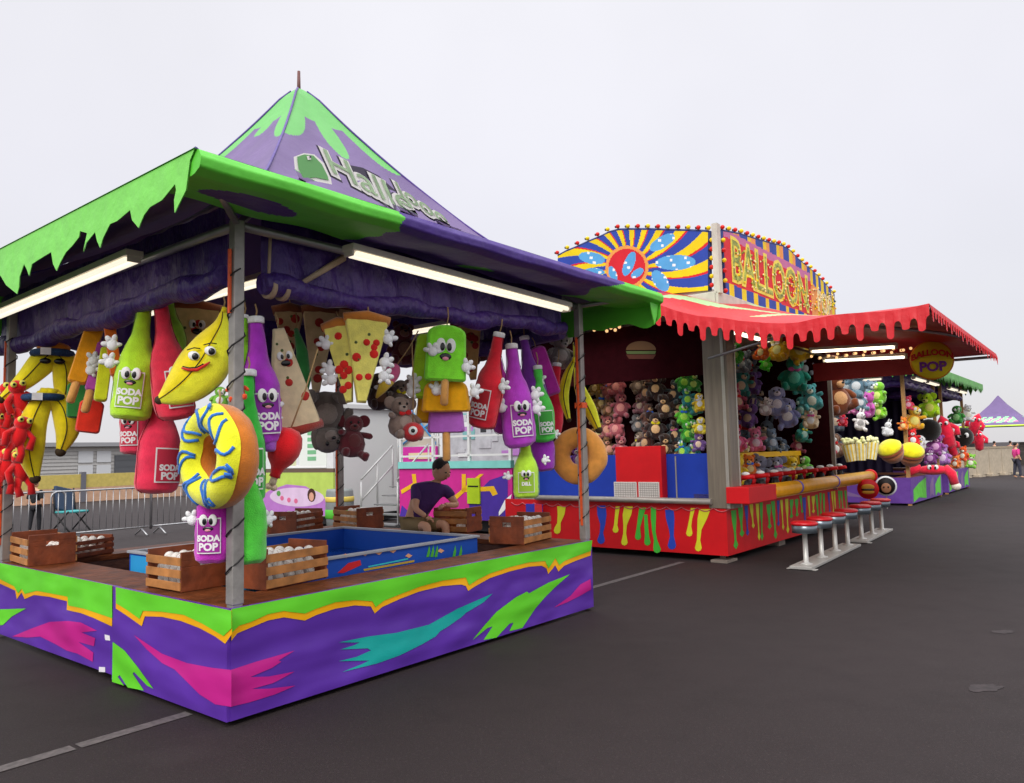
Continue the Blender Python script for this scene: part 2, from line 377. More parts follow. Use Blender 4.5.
# frame
fr = MB()
for a0, b0, a1, b1 in ((.05, .05, 4.2, .05), (.05, .05, .05, 4.2), (4.2, .05, 4.2, 4.2), (.05, 4.2, 4.2, 4.2)):
    fr.tube([(a0, b0, 3.3), (a1, b1, 3.3)], .035, 8)
for a0, b0 in ((.05, .05), (4.2, .05), (4.2, 4.2), (.05, 4.2)):
    fr.tube([(a0, b0, 3.3), (CN, CN, 4.9)], .03, 8)
    fr.tube([(a0, b0, 3.3), (CN + (a0 - CN) * 1.26, CN + (b0 - CN) * 1.26, 3.42)], .025, 6)
fr.build('roof_frame', STEEL, booth)
ORG = mat('orange_strap', '#e2561e', .5, var=.2, vscale=30)
for (a0, b0, lx) in ((.04, .04, -.02), (4.21, .04, -.02), (4.21, 4.21, .02), (.04, 4.21, -.02)):
    p = MB(); p.box((a0, b0, 1.68), (.075, .075, 3.3)); p.box((a0, b0, 1.25), (.085, .085, 1.0))
    po = p.build('corner_post', mat('post_steel', '#9a9691', .45, bump=.15, bscale=30, var=.22, metal=.35), booth, bevel=.006)
    q = MB(); z0, z1 = (2.68, 3.12) if (a0 < 1 and b0 < 1) else (.9, 2.95)
    q.b2((a0 - .060, b0 - .012, z0), (a0 - .045, b0 + .012, z1)); 
    if not (a0 < 1 and b0 < 1): q.box((a0, b0, 2.2), (.10, .10, .06))
    q.build('orange_strap', ORG, po)
    q = MB(); hel = [(a0 + .058 * math.cos(t * .9), b0 + .058 * math.sin(t * .9), .85 + t * .035) for t in range(0, 62)]
    q.tube(hel, .006, 5); q.build('wound_cable', BLACK, po)
# counter
ct = MB()
for lo, hi in (((0, 0), (.44, 4.25)), ((.443, 0), (4.25, .44)), ((3.81, .443), (4.25, 4.25)), ((.443, 3.81), (3.807, 4.25))):
    ct.b2((lo[0], lo[1], .675), (hi[0], hi[1], .732))
ct.build('counter_top', mat('counter_wood', '#6a3719', .55, bump=.3, bscale=14, spec=.25, var=.45, vscale=7, stretch=(1, 1, 4)), booth, bevel=.006)
ap = MB(); ap.b2((.40, .40, .02), (3.85, .43, .674)); ap.b2((.40, .433, .02), (.43, 3.85, .674)); ap.b2((3.82, .433, .02), (3.85, 3.85, .674)); ap.b2((.433, 3.82, .02), (3.817, 3.85, .674))
ap.build('inner_apron', wood('#5d3a28'), booth)
# skirt: printed vinyl, artwork as thin layers on the panel
SK_P, SK_G, SK_O, SK_M, SK_T = vinyl('#5a2f9e'), vinyl('#66d32c'), vinyl('#f0ac08'), vinyl('#c01f86'), vinyl('#14a29a')
SKM = [SK_P, SK_G, SK_O, SK_M, SK_T, mat('white_tape', '#e9e4ea', .5)]
def z3(x, y): return (x / 3.2, 560 + y / 3.204)
def z4(x, y): return (290 + x / 3.103, 520 + y / 3.105)
ZT = .738
def puff(a, z): return .012 * math.sin(a * 5.1 + z * 6) + .010 * math.sin(a * 11 - z * 9 + 1) + .03 * max(0, .25 - z)
right = MB(); left = MB()
right.b2((-.03, -.035, .035), (4.225, -.005, ZT)); left.b2((-.035, 1.55, .06), (-.008, 4.28, ZT - .004)); left.b2((-.055, -.03, .035), (-.026, 1.59, ZT))
def aL(pts, m, k, a=-.035): left.poly([Vector((a - .0035 * k, p.y, ZT + .0005 * k if p.z > .685 else p.z)) for p in (on_a(*z3(x, y), a) for x, y in pts)], m)
def aR(pts, m, k, z=z4): right.poly([Vector((max(-.0575, min(4.2275, p.x)), -.035 - .0035 * k, ZT + .0005 * k if p.z > .675 else p.z)) for p in (on_b(*z(x, y), -.035) for x, y in pts)], m)
TOPR = [(940, 20), (-200, 240)]
lowR = [(-183, 375), (-165, 352), (-125, 335), (-70, 312), (-20, 302), (0, 305), (45, 312), (80, 295), (140, 275), (200, 265), (250, 268), (262, 290), (285, 270), (340, 245), (400, 222), (470, 205), (530, 200), (545, 205), (552, 220), (575, 205), (620, 180), (680, 160), (740, 145), (780, 142), (795, 150), (800, 168), (815, 150), (822, 140), (832, 160), (850, 142), (890, 125), (932, 110)]
upR = [(-183, 350), (-160, 328), (-120, 315), (-70, 292), (-20, 282), (0, 285), (45, 290), (80, 275), (140, 255), (200, 248), (254, 252), (264, 270), (290, 250), (340, 230), (400, 207), (470, 188), (544, 178), (554, 202), (580, 185), (620, 165), (680, 146), (740, 131), (790, 127), (801, 150), (822, 118), (834, 140), (850, 127), (890, 111), (932, 96)]
aR(lowR + [(940, 20), (-183, 240)], 2, 1); aR(upR + [(940, 20), (-183, 240)], 1, 2)
aR([(150, 380), (240, 362), (330, 350), (430, 325), (520, 275), (628, 228), (600, 255), (545, 288), (530, 302), (490, 330), (465, 345), (450, 362), (410, 385), (340, 420), (270, 445), (160, 472), (225, 446), (245, 436), (150, 438), (205, 425), (250, 405), (240, 398), (155, 402), (200, 388), (215, 380)], 4, 1)
aR([(566, 372), (600, 330), (640, 285), (700, 240), (735, 222), (740, 228), (800, 195), (868, 168), (820, 210), (790, 240), (760, 275), (720, 335), (680, 345), (693, 318), (680, 322), (640, 365), (600, 372), (628, 330), (612, 335)], 1, 1)
aR([(818, 272), (870, 235), (900, 200), (932, 183), (934, 215), (900, 235), (860, 255)], 3, 1)
def z3r(x, y): return z3(x, y)
aR([(738, 352), (820, 325), (942, 290), (890, 322), (900, 325), (870, 345), (800, 375), (860, 373), (942, 357), (885, 388), (870, 395), (805, 413), (860, 412), (945, 402), (880, 430), (800, 455), (738, 470)], 3, 1, z3r)
aL([(742, 352), (680, 345), (600, 330), (520, 300), (430, 240), (470, 285), (520, 330), (560, 350), (600, 390), (640, 430), (690, 462), (742, 470)], 3, 1, -.055)
aL([(362, 262), (400, 290), (440, 340), (492, 412), (472, 402), (430, 358), (426, 364), (462, 418), (410, 408), (384, 368), (378, 374), (398, 402), (360, 390)], 1, 1, -.055)
aL([(40, 245), (100, 220), (160, 198), (220, 195), (260, 200), (312, 226), (262, 232), (306, 250), (302, 276), (252, 262), (300, 296), (298, 326), (250, 300), (215, 290), (180, 270), (130, 245), (90, 248)], 3, 1)
aL([(-60, 160), (85, 155), (40, 180), (10, 208), (-60, 216)], 1, 1)
aL([(-60, 70), (0, 75), (50, 98), (55, 125), (70, 104), (80, 125), (110, 112), (160, 118), (216, 132), (215, 160), (260, 170), (300, 185), (360, 213), (362, 60), (-60, -20)], 2, 1)
aL([(-60, 52), (0, 60), (48, 84), (60, 106), (72, 92), (82, 108), (120, 98), (219, 117), (221, 145), (270, 155), (362, 186), (362, 60), (-60, -20)], 1, 2)
aL([(372, 155), (410, 180), (455, 212), (465, 180), (520, 182), (580, 195), (640, 218), (690, 245), (722, 268), (744, 236), (744, 120), (372, 80)], 2, 1, -.055)
aL([(374, 138), (410, 160), (449, 188), (460, 162), (520, 165), (590, 175), (650, 203), (718, 243), (744, 218), (744, 120), (374, 80)], 1, 2, -.055)
aL([(336, 238), (352, 242), (354, 258), (338, 256)], 5, 1); aL([(318, 342), (338, 343), (338, 359), (318, 358)], 5, 1)
right.build('skirt_panel', SKM, booth, fix=False); left.build('skirt_panel', SKM, booth, fix=False)
# rolled and draped purple curtains
CUR = mat('curtain_purple', '#452a7a', .42, bump=1.0, bscale=11, var=.22, vscale=5, stretch=(1, 1, .5))
def roll(p, q, r, sag, name='rolled_curtain', n=40, drop=.5):
    m = MB(); P_, Q_ = Vector(p), Vector(q); pts = []; rs = []
    for i in range(n + 1):
        t = i / n; pts.append(P_.lerp(Q_, t) + Vector((0, 0, -sag * math.sin(PI * t) + .018 * math.sin(17 * t + 1) + .01 * math.sin(39 * t)))); rs.append(r * (1 + .18 * math.sin(23 * t) + .12 * math.sin(51 * t)))
    m.tube(pts, rs, 14)
    d = (Q_ - P_).normalized(); nn = Vector((-d.y, d.x, 0))
    def fn(u, v):
        i = u * n; k = min(int(i), n - 1); b_ = pts[k].lerp(pts[k + 1], i - k); top = max(P_.z, Q_.z) + drop
        return b_.lerp(Vector((b_.x, b_.y, top)), v) + nn * .025 * math.sin(u * 70 + v * 3) * (1 - .5 * v)
    m.grid(fn, 120, 8); return m.build(name, CUR, booth)
roll((.10, 4.75, 2.93), (.10, .28, 3.0), .085, .03); roll((.30, .14, 2.93), (4.05, .14, 3.06), .075, .03)
roll((4.12, .2, 3.02), (4.12, 4.2, 3.02), .09, .05, drop=.5); roll((.2, 4.14, 3.02), (4.1, 4.14, 3.02), .09, .05, drop=.5)
m = MB()
for i, a in enumerate((.36, .47)): m.tube([(a - .018, .14, 2.93), (a + .018, .14, 2.93)], .085, 14)
m.tube([(.34, .12, 2.93), (.34, .10, 3.28)], .012, 6); m.tube([(.62, .1, 3.0), (1.0, .1, 3.26)], [.02, .03], 8)
m.build('curtain_tie', mat('tan_tie', '#b79f86', .7, bump=.2), booth)
# fluorescent fixtures
HOUS = mat('lamp_housing', '#cfcabb', .45, var=.1)
def fixture(p, q, parent, name='light_fixture', r=.02, hw=.09, tm=None):
    P_, Q_ = Vector(p), Vector(q); d = (Q_ - P_); L_ = d.length; d.normalize(); side = d.cross(Vector((0, 0, 1))).normalized(); up = side.cross(d)
    M = Matrix((d, side, up)).transposed(); c_ = (P_ + Q_) / 2
    m = MB(); m.box(c_ + up * .045, (L_, hw * 1.5, .05), rot=M)
    m.box(P_ + d * .012, (.02, hw * 1.1, .045), rot=M); m.box(Q_ - d * .012, (.02, hw * 1.1, .045), rot=M)
    o = m.build(name, HOUS, parent, bevel=.004)
    t = MB()
    for s in (-1, 1): t.tube([P_ + d * .05 + side * s * hw * .42, Q_ - d * .05 + side * s * hw * .42], r, 10)
    t.build('tube', tm or TUBE, o); return o
fixture((-.15, 4.15, 3.17), (-.15, 1.12, 3.22), booth); fixture((.84, -.15, 3.22), (3.72, -.15, 3.17), booth)
fixture((1.06, 4.05, 3.27), (1.06, .95, 3.27), booth); fixture((3.9, 3.1, 3.25), (3.9, 1.6, 3.25), booth)

# ------------------------------------------------------------------ blue tank inside the booth
tank = fair('water_tank', 'long blue water tank with painted sea creatures inside the near booth', 'water tank', .62, .66)
def tk(m, n, mats, **k): return m.build(n, mats, tank, org=(.62, .66, 0), **k)
TB = paint('#1a4fb0'); TD = mat('tank_inside', '#173f9e', .3)
m = MB(); m.b2((.62, .66, .10), (3.15, .69, .84)); m.b2((.62, 2.77, .10), (3.15, 2.80, .84)); m.b2((3.12, .693, .10), (3.15, 2.767, .84)); m.b2((.62, .693, .10), (.65, 2.767, .84)); m.b2((.653, .693, .10), (3.117, 2.767, .40), 1)
m.b2((.612, .70, .50), (.619, 2.76, .825), 2)
SEA = [TB, TD, paint('#2f9fdc'), paint('#d5262c'), paint('#e9a87c'), paint('#4fae3a'), paint('#caa63c'), paint('#39c0c8')]
def sea(pts, mm): m.poly([(p.x, .656, p.z) for p in (on_b(x, y, .66) for x, y in pts)], mm)
sea([(337, 573), (348, 563), (360, 560), (361, 565), (350, 570), (343, 573)], 3)
for x, y in ((345, 556), (364, 554), (378, 553), (392, 551), (408, 556), (440, 551)): sea([(x - 3, y), (x, y - 2.5), (x + 4, y - .5), (x + 1, y + 2)], 4)
sea([(363, 569), (414, 560), (414, 562), (364, 571)], 6); sea([(368, 566), (408, 558), (408, 559.5), (368, 567.5)], 7)
for x in (426, 430, 434, 452, 458): sea([(x, 557), (x + 2, 549), (x + 3, 545), (x + 4, 551), (x + 3, 557)], 5)
tk(m, 'tank_walls', SEA)
m = MB(); 
for lo, hi in (((.60, .64), (3.17, .70)), ((.60, 2.76), (3.17, 2.82)), ((.60, .703), (.66, 2.757)), ((3.11, .703), (3.17, 2.757))): m.b2((*lo, .842), (*hi, .865))
tk(m, 'tank_rim', mat('tank_rim_white', '#9fa3aa', .45, var=.1), bevel=.004)
m = MB(); m.b2((.66, .70, .403), (3.11, 2.75, .62)); tk(m, 'tank_water', mat('water_blue', '#1d4fae', .08, bump=.25, bscale=8))

# ------------------------------------------------------------------ crates of balls on the counter
CR = mat('crate_wood', '#84401f', .55, bump=.3, bscale=18, var=.35, vscale=8); CRL = mat('crate_slat', '#b5793f', .55, bump=.3, bscale=18, var=.3, vscale=8)
BALL = mat('ball_white', '#e8e4dc', .55, bump=.15, bscale=60, var=.08)
ballmesh = MB().ell((0, 0, 0), (.042, .042, .042), n=14, k=9)
for s_ in (-1, 1): ballmesh.torus((0, s_ * .02, 0), .036, .0015, 1, 20, 4)
ballmesh = ballmesh.mesh('ball', [BALL, mat('ball_stitch', '#b98f88', .7)])
def crate(label, left_, near_, right_, slat_right, H=.29, balls=10, bl='', zc=.733, slatlight=True):
    N, L_, R_ = (on_z(*p, zc) for p in (near_, left_, right_))
    e1 = (R_ - N) if slat_right else (L_ - N); Ls = max(.42, min(.62, e1.length)); d = e1.normalized()
    other = (L_ - N) if slat_right else (R_ - N); side = Vector((-d.y, d.x, 0)); side = side if side.dot(other) > 0 else -side
    Ws = max(.3, min(.42, other.length)); cc = N + d * Ls / 2 + side * Ws / 2
    rz = math.atan2(d.y, d.x)
    r = fair('wooden_crate', label, 'crate', cc.x, cc.y, zc + .001, 'wooden ball crates on the booth counter', rz)
    m = MB(); hz = .05
    for s_ in (-1, 1):
        x = s_ * (Ls / 2 - .01); m.b2((x - .01, -Ws / 2, 0), (x + .01, Ws / 2, H * .62)); m.b2((x - .01, -Ws / 2, H * .62), (x + .01, -.055, H * .78)); m.b2((x - .01, .055, H * .62), (x + .01, Ws / 2, H * .78)); m.b2((x - .01, -Ws / 2, H * .78), (x + .01, Ws / 2, H))
    m.b2((-Ls / 2 + .02, -Ws / 2 + .012, .0), (Ls / 2 - .02, Ws / 2 - .012, .012)); m.build('crate_end_panels', CR, r, bevel=.003)
    for s_ in (-1, 1):
        m = MB(); y = s_ * (Ws / 2 - .006)
        for k in range(3): z0 = .012 + k * (H - .02) / 3; m.b2((-Ls / 2 + .0, y - .006 + s_ * .012, z0), (Ls / 2 - .0, y + .006 + s_ * .012, z0 + (H - .02) / 3 * .66))
        m.build('crate_slats', CRL if slatlight else CR, r, bevel=.002)
    k = 0
    rnd = random.Random(hash(label) % 1000)
    for lay, (nx, ny) in enumerate(((5, 3), (5, 3), (5, 3))):
        for i in range(nx):
            for j in range(ny):
                if k >= balls: continue
                if lay < 2 and 0 < i < nx - 1 and 0 < j < ny - 1: continue
                px = (i - (nx - 1) / 2) * min(.105, (Ls - .12) / max(1, nx - 1)) + rnd.uniform(-.006, .006); py = (j - (ny - 1) / 2) * min(.11, (Ws - .12) / max(1, ny - 1))
                p = cc + d * px + Vector((-d.y, d.x, 0)) * py
                o = bpy.data.objects.new('ball', ballmesh); COL.objects.link(o); o.location = W(p.x, p.y, zc + .060 + lay * .082 + rnd.uniform(0, .006)); o.rotation_euler = (rnd.uniform(0, 6), rnd.uniform(0, 6), rnd.uniform(0, 6))
                tag(o, 'white ball lying in the ' + bl, 'ball', 'white balls in ' + bl); k += 1
    return r
crate('dark wooden crate at the left edge of the photo, handle hole in its end', (9, 561), (28, 567), (68, 561), False, .29, 24, 'crate at the left edge')
crate('open low crate heaped with white balls behind the leftmost crate', (64, 556), (72, 560), (113, 553), True, .20, 24, 'low open crate beside the leftmost crate', slatlight=False)
crate('pale slatted crate standing just left of the front corner post', (147, 587), (181, 593), (228, 584), False, .29, 36, 'crate left of the corner post')
crate('large slatted crate of balls just right of the front corner post', (243, 583), (266, 591), (332, 577), True, .30, 37, 'crate right of the corner post')
crate('reddish crate on the far counter below the red drumstick toy', (279, 531), (296, 534), (328, 528), True, .28, 34, 'crate below the red drumstick toy', slatlight=False)
crate('reddish crate on the far counter just right of the rear post', (331, 527), (357, 530), (375, 527), False, .28, 34, 'crate right of the rear post')
crate('slatted crate under the forearm of the seated man', (434, 532), (467, 533), (484, 530), False, .30, 6, 'crate under the seated man')
crate('crate with stacked balls at the right end of the near counter', (497, 541), (524, 545), (553, 538), True, .29, 37, 'crate at the right end of the counter')

# ------------------------------------------------------------------ plush prizes: local x to the viewer's right, -y to the viewer, z up, sizes from q = metres per unit
def hang(name, label, cat, px, py, plane, val, group=None, tilt=0, yaw=0):
    p = {'a': on_a, 'b': on_b, 'z': on_z}[plane](px, py, val)
    w_ = W(p.x, p.y, p.z); d = w_ - Vector((0, 0, EYE)); q = d.dot(_f) / F
    face = math.atan2(-d.x, d.y)        # turned to face down the lane towards the visitor
    o = thing(name, label, cat, w_, 0, group)
    o.rotation_euler = Euler((0, R(tilt), face + R(yaw)), 'XYZ'); return o, q
def sc(v, q): return [tuple(c * q for c in p) for p in v]
def glove(parent, x, y, z, q, s=8, ang=0):
    m = MB(); m.ell((0, 0, 0), (s * .5 * q, s * .3 * q, s * .5 * q), n=10, k=6)
    for k in range(3):
        A = R(ang) + R(-48 + 48 * k); c_ = Vector((math.sin(A), 0, math.cos(A))) * s * .62 * q
        m.ell(c_, (s * .25 * q, s * .22 * q, s * .36 * q), n=8, k=5, M=Matrix.Rotation(A, 3, 'Y'))
    A = R(ang + 120); m.ell(Vector((math.sin(A), 0, math.cos(A))) * s * .5 * q, (s * .2 * q, s * .2 * q, s * .3 * q), n=8, k=5, M=Matrix.Rotation(A, 3, 'Y'))
    o = m.build('glove', WHITE, parent); o.location = (x * q, y * q, z * q); return o
def eyes(parent, x, y, z, q, gap=8, rx=4, rz=5.5, mouth=None):
    for s_ in (-1, 1):
        m = MB(); m.ell((x * q + s_ * gap * q / 2, y * q, z * q), (rx * q, 1.2 * q, rz * q), 0, 12, 7); m.ell((x * q + s_ * gap * q / 2 * .7, (y - 1.0) * q, (z - rz * .2) * q), (rx * .5 * q, .6 * q, rz * .55 * q), 1, 10, 6); m.build('eye', [EYEW, PUPIL], parent)
    if mouth:
        m = MB(); w_, h, cc, tongue = mouth; zc = z - rz - h
        m.ell((x * q, (y + .3) * q, zc * q), (w_ * q, 1.0 * q, h * q), 0, 14, 7)
        if tongue: m.ell((x * q, (y - .5) * q, (zc - h * .6) * q), (w_ * .55 * q, .9 * q, h * .55 * q), 1, 10, 6)
        m.build('mouth', [PUPIL, plush(cc)], parent)
def cord(parent, q, z0, z1, x=0):
    MB().tube([(x * q, 0, z0 * q), (x * q + .01, 0, (z0 + z1) / 2 * q), (x * q, 0, z1 * q)], .006, 6).build('hanging_cord', ROPE, parent)
BPROF = ((.03, -.5), (.115, -.495), (.155, -.465), (.168, -.40), (.17, -.28), (.168, -.12), (.160, -.02), (.132, .08), (.096, .17), (.072, .26), (.062, .36), (.058, .46), (.054, .49))
def bottle(label, px, py, plane, val, H, col, tilt=0, yaw=0, wd=1.0, gl=((-1, .0), (1, .05)), panel=1, face=True, cap='#e9e6e2', rope=14, lab='SODA|POP', gsz=.1):
    o, q = hang('plush_bottle', label, 'plush toy', px, py, plane, val, 'plush soda bottles hanging round the near booth', tilt, yaw)
    S = H * q; fl = .78
    prof = []
    for (r0, z0), (r1, z1) in zip(BPROF, BPROF[1:]): prof += [(r0 + (r1 - r0) * t / 4, z0 + (z1 - z0) * t / 4) for t in range(4)]
    prof.append(BPROF[-1])
    b = MB().lathe([(r * S * wd, z * S) for r, z in prof], 36, 0, sq=(1, fl)).lump(.014 * S, 5.0 / S, px * .13)
    for A in (0, PI): b.tube([((r + .004) * S * wd * math.cos(A), 0, z * S) for r, z in prof[4:]], .004 * S, 5, 1)
    b = b.build('bottle_body', [plush(col), mat('seam_' + col.strip('#'), tuple(c * .55 for c in lin(col)), .9)], o)
    MB().lathe([(.06 * S, .485 * S), (.064 * S, .49 * S), (.064 * S, .53 * S), (.05 * S, .54 * S)], 16).build('bottle_cap', plush(cap), o)
    if panel:
        m = MB(); rr = .182 * S * wd
        def cyl(x, z, lift=0): return (math.sin(x) * (rr + lift), -math.cos(x) * (rr * fl + lift) , z)
        for x0, x1, z0, z1, mm, lf in ((-.62, .62, -.40, -.08, 0, .002), (-.56, .56, -.388, -.092, 1, .005)):
            m.grid(lambda u, v: cyl(x0 + (x1 - x0) * u, (z0 + (z1 - z0) * v) * S, lf), 14, 2, mm)
        L1, L2 = (lab.split('|') + [''])[:2]
        T = lambda zc: (lambda v: cyl(v.x / rr, zc * S + v.y, .006 + v.z))
        m.text(L1, .074 * S, T(-.265), 0, .001, .004 * S); 
        if L2: m.text(L2, .092 * S, T(-.342), 0, .001, .004 * S)
        dark = tuple(c * .8 for c in lin(col))
        m.build('label_panel', [mat('label_white', '#f1eeee', .6), mat('label_' + col.strip('#'), dark, .8)], o, fix=False)
    if face: eyes(o, 0, -.182 * H * fl * wd - .6, -.10 * H, q, gap=H * .085, rx=H * .040, rz=H * .055, mouth=(H * .05, H * .022, '#e58a9a', True))
    for gx, gz in gl:
        g_ = glove(o, gx * .2 * H * wd, -.07 * H, gz * H, q, H * gsz, gx * 40)
    if rope: cord(o, q, .53 * H, .53 * H + rope)
    return o, q
BAN, BAN_D = plush('#fbe62e'), plush('#e8bf10')
def banana_body(parent, pts, rs, q, col=BAN, name='banana', y=0, dark=True, tip=True):
    m = MB(); P3 = []; 
    n = 24
    import bisect
    ts = [i / (len(pts) - 1) for i in range(len(pts))]
    def ip(arr, t):
        i = min(int(t * (len(arr) - 1)), len(arr) - 2); k = t * (len(arr) - 1) - i
        a = arr[max(i - 1, 0)]; b = arr[i]; c_ = arr[i + 1]; d = arr[min(i + 2, len(arr) - 1)]
        f_ = lambda A, B, C, D: .5 * (2 * B + (C - A) * k + (2 * A - 5 * B + 4 * C - D) * k * k + (3 * B - A - 3 * C + D) * k ** 3)
        return tuple(f_(*z) for z in zip(a, b, c_, d)) if isinstance(b, tuple) else f_(a, b, c_, d)
    ps = [ip(pts, i / n) for i in range(n + 1)]; rr = [max(.6, ip(rs, i / n)) for i in range(n + 1)]
    vs = []; K = 20
    for i, (x, z) in enumerate(ps):
        t = Vector((ps[min(i + 1, n)][0] - ps[max(i - 1, 0)][0], ps[min(i + 1, n)][1] - ps[max(i - 1, 0)][1])).normalized(); nn = Vector((t.y, -t.x))
        for j in range(K):
            A = 2 * PI * j / K; pent = 1 + .06 * math.cos(5 * A)
            vs.append(((x + nn.x * math.cos(A) * rr[i] * pent) * q, (y - math.sin(A) * rr[i] * .72 * pent) * q, (z + nn.y * math.cos(A) * rr[i] * pent) * q))
    o_ = len(m.v); m.v += [Vector(v) for v in vs]
    for i in range(n):
        for j in range(K):
            m.f.append([o_ + i * K + j, o_ + i * K + (j + 1) % K, o_ + (i + 1) * K + (j + 1) % K, o_ + (i + 1) * K + j]); A = 2 * PI * (j + .5) / K
            m.m.append(1 if (dark and math.cos(A) > .12) else 0); m.sm.append(True)
    seam = []
    for i, (x, z) in enumerate(ps):
        t = Vector((ps[min(i + 1, n)][0] - ps[max(i - 1, 0)][0], ps[min(i + 1, n)][1] - ps[max(i - 1, 0)][1])).normalized(); nn = Vector((t.y, -t.x)); A = math.acos(.12)
        seam.append(((x + nn.x * math.cos(A) * rr[i]) * q, (y - math.sin(A) * rr[i] * .735) * q, (z + nn.y * math.cos(A) * rr[i]) * q))
    m.tube(seam, .55 * q, 5, 2)
    if tip: m.ell((ps[-1][0] * q, y * q, ps[-1][1] * q), (rr[-1] * 1.25 * q, rr[-1] * 1.0 * q, rr[-1] * 1.25 * q), 2)
    m.tube([((ps[0][0]) * q, y * q, (ps[0][1] - 1) * q), ((ps[0][0] + 1) * q, y * q, (ps[0][1] + 5) * q)], [rr[0] * 1.0 * q, rr[0] * .8 * q], 8, 1)
    return m.build(name, [col, BAN_D, mat('seam_brown', '#3a2a12', .8)], parent)
# big smiling banana by the corner post
o, q = hang('plush_banana', 'large smiling yellow banana toy hanging left of the front corner post', 'plush toy', 203, 357, 'a', -.02)
o.rotation_euler.z += R(-8)
banana_body(o, [(19, 46), (18, 32), (11, 12), (2, -8), (-13, -26), (-28, -37), (-40, -43)], [3, 9, 19, 24, 21, 13, 3.5], q)
for x, z, r_ in ((-6, -1, 20), (9, 4, 20)):
    m = MB(); M_ = Matrix.Rotation(R(r_), 3, 'Y'); m.ell((x * q, -17.0 * q, z * q), (5.6 * q, 2 * q, 4.6 * q), 0, M=M_); m.ell(((x + 1.5) * q, -18.6 * q, (z - .8) * q), (3.2 * q, 1.2 * q, 3.4 * q), 1); m.tube([((x - 6) * q, -18.4 * q, (z + 5.5) * q), ((x + .5) * q, -18.6 * q, (z + 7.6) * q), ((x + 6) * q, -17.6 * q, (z + 7) * q)], .6 * q, 5, 1); m.build('eye', [EYEW, PUPIL], o)
m = MB(); m.tube([(x * q, -17.6 * q, z * q) for x, z in ((-17, -13), (-11, -15), (-3, -15), (5, -10), (9, -7))], [.9 * q, 1.5 * q, 1.7 * q, 1.4 * q, .7 * q], 6, 0); m.tube([(x * q, -18 * q, z * q) for x, z in ((-16, -11.6), (-10, -13), (-3, -12.6), (3, -9))], .6 * q, 5, 1); m.build('mouth', [plush('#c02a1c'), PUPIL], o); cord(o, q, 50, 62, 19)
# iced ring donut
def donut(label, px, py, plane, val, Rr, r, yaw, ice, dough, squig=None, sq=1.0, rope=14):
    o, q = hang('plush_donut', label, 'plush toy', px, py, plane, val, None, 0, yaw)
    D = plush(dough)
    MB().torus((0, 0, 0), Rr * q, r * q, n=60, k=26, sq=sq).lump(.9 * q, .05 / q, px).build('dough', D, o)
    if ice:
        m = MB(); o_ = 0; n, k = 48, 14; vs = []
        for i in range(n):
            A = 2 * PI * i / n
            for j in range(k + 1):
                B = PI * 1.5 + (1.22 + .05 * math.sin(5 * A)) * (2 * j / k - 1)
                rr = r * 1.05; p = ((Rr + rr * math.cos(B)) * math.cos(A) * q, rr * sq * math.sin(B) * q, (Rr + rr * math.cos(B)) * math.sin(A) * q); vs.append(p)
        m.add(vs, [(i * (k + 1) + j, i * (k + 1) + j + 1, ((i + 1) % n) * (k + 1) + j + 1, ((i + 1) % n) * (k + 1) + j) for i in range(n) for j in range(k)], 0, True)
        ic = m.build('icing', plush(ice), o)
        m = MB()
        for A0_ in [i * 2 * PI / 15 + .12 * math.sin(i * 3) for i in range(15)]:
            pts = []
            for t in range(9):
                u = t / 8; B = PI * 1.5 - .95 + 1.9 * u; A = A0_ + .22 * math.sin(u * 6 + A0_ * 5) * .6 + .2 * u; rr = r * 1.075
                pts.append(((Rr + rr * math.cos(B)) * math.cos(A) * q, rr * sq * math.sin(B) * q, (Rr + rr * math.cos(B)) * math.sin(A) * q))
            m.tube(pts, 1.7 * q, 6)
            if int(A0_ * 10) % 2: 
                m.tube([pts[-1], tuple(Vector(pts[-1]).lerp(Vector(pts[-2]), .5) + Vector((3 * q, -.4 * q, 2 * q))), tuple(Vector(pts[-3]) + Vector((5 * q, -.5 * q, 3 * q)))], 1.7 * q, 6)
        m.build('icing_squiggles', plush(squig), o)
    if rope: cord(o, q, Rr + r, Rr + r + rope)
    return o
donut('ring donut toy with yellow icing and blue squiggles against the front corner post', 219, 456, 'a', -.10, 37, 15.5, -61, '#d4e024', '#b8681a', '#2a66b4', 1.3)
donut('plain light brown ring donut toy hanging on the right rear post', 579, 456, 'b', .16, 18.5, 10, -6, None, '#c0813a', None, .8, 60)
# bottles, left side
bottle('lime green bottle toy with white gloves, beside the red bottle with a face', 137, 364, 'a', .10, 112, '#a6d22a', 6, -14, gl=((-1, -.02), (-1.0, .14), (.9, .0)), cap='#b9cf4a')
bottle('red bottle toy with a face, hanging behind the big smiling banana', 169, 362, 'a', .22, 116, '#e02f45', -9, 24, gl=(), cap='#d22d40')
bottle('short pinkish red bottle toy hanging under the lime green bottle', 135, 412, 'a', .45, 84, '#e23350', 0, -30, gl=(), rope=10)
bottle('pinkish red bottle toy hanging lowest on the left, left of the iced donut', 160, 440, 'a', .30, 106, '#dc2f4c', 3, 34, gl=((.1, .02),), face=False, wd=1.25, rope=0)
bottle('purple bottle toy with white lettering under the iced donut', 214, 508, 'a', -.02, 108, '#b32aa8', 0, -20, gl=((-.85, -.1),), rope=0)
bottle('bright green bottle toy hanging upper right behind the front corner post', 248, 438, 'b', .16, 128, '#35b33a', 0, 20, gl=(), face=False, wd=.8, panel=1)
bottle('furry green bottle toy hanging lowest behind the front corner post', 249, 508, 'b', .10, 110, '#4cc03a', 0, 40, gl=((.8, -.12),), face=False, panel=0, rope=0)
bottle('slim purple bottle toy hanging right of the front corner post', 259, 384, 'b', .25, 126, '#9a2fae', -3, 24, gl=((.4, -.2),), cap='#e7e3e6')
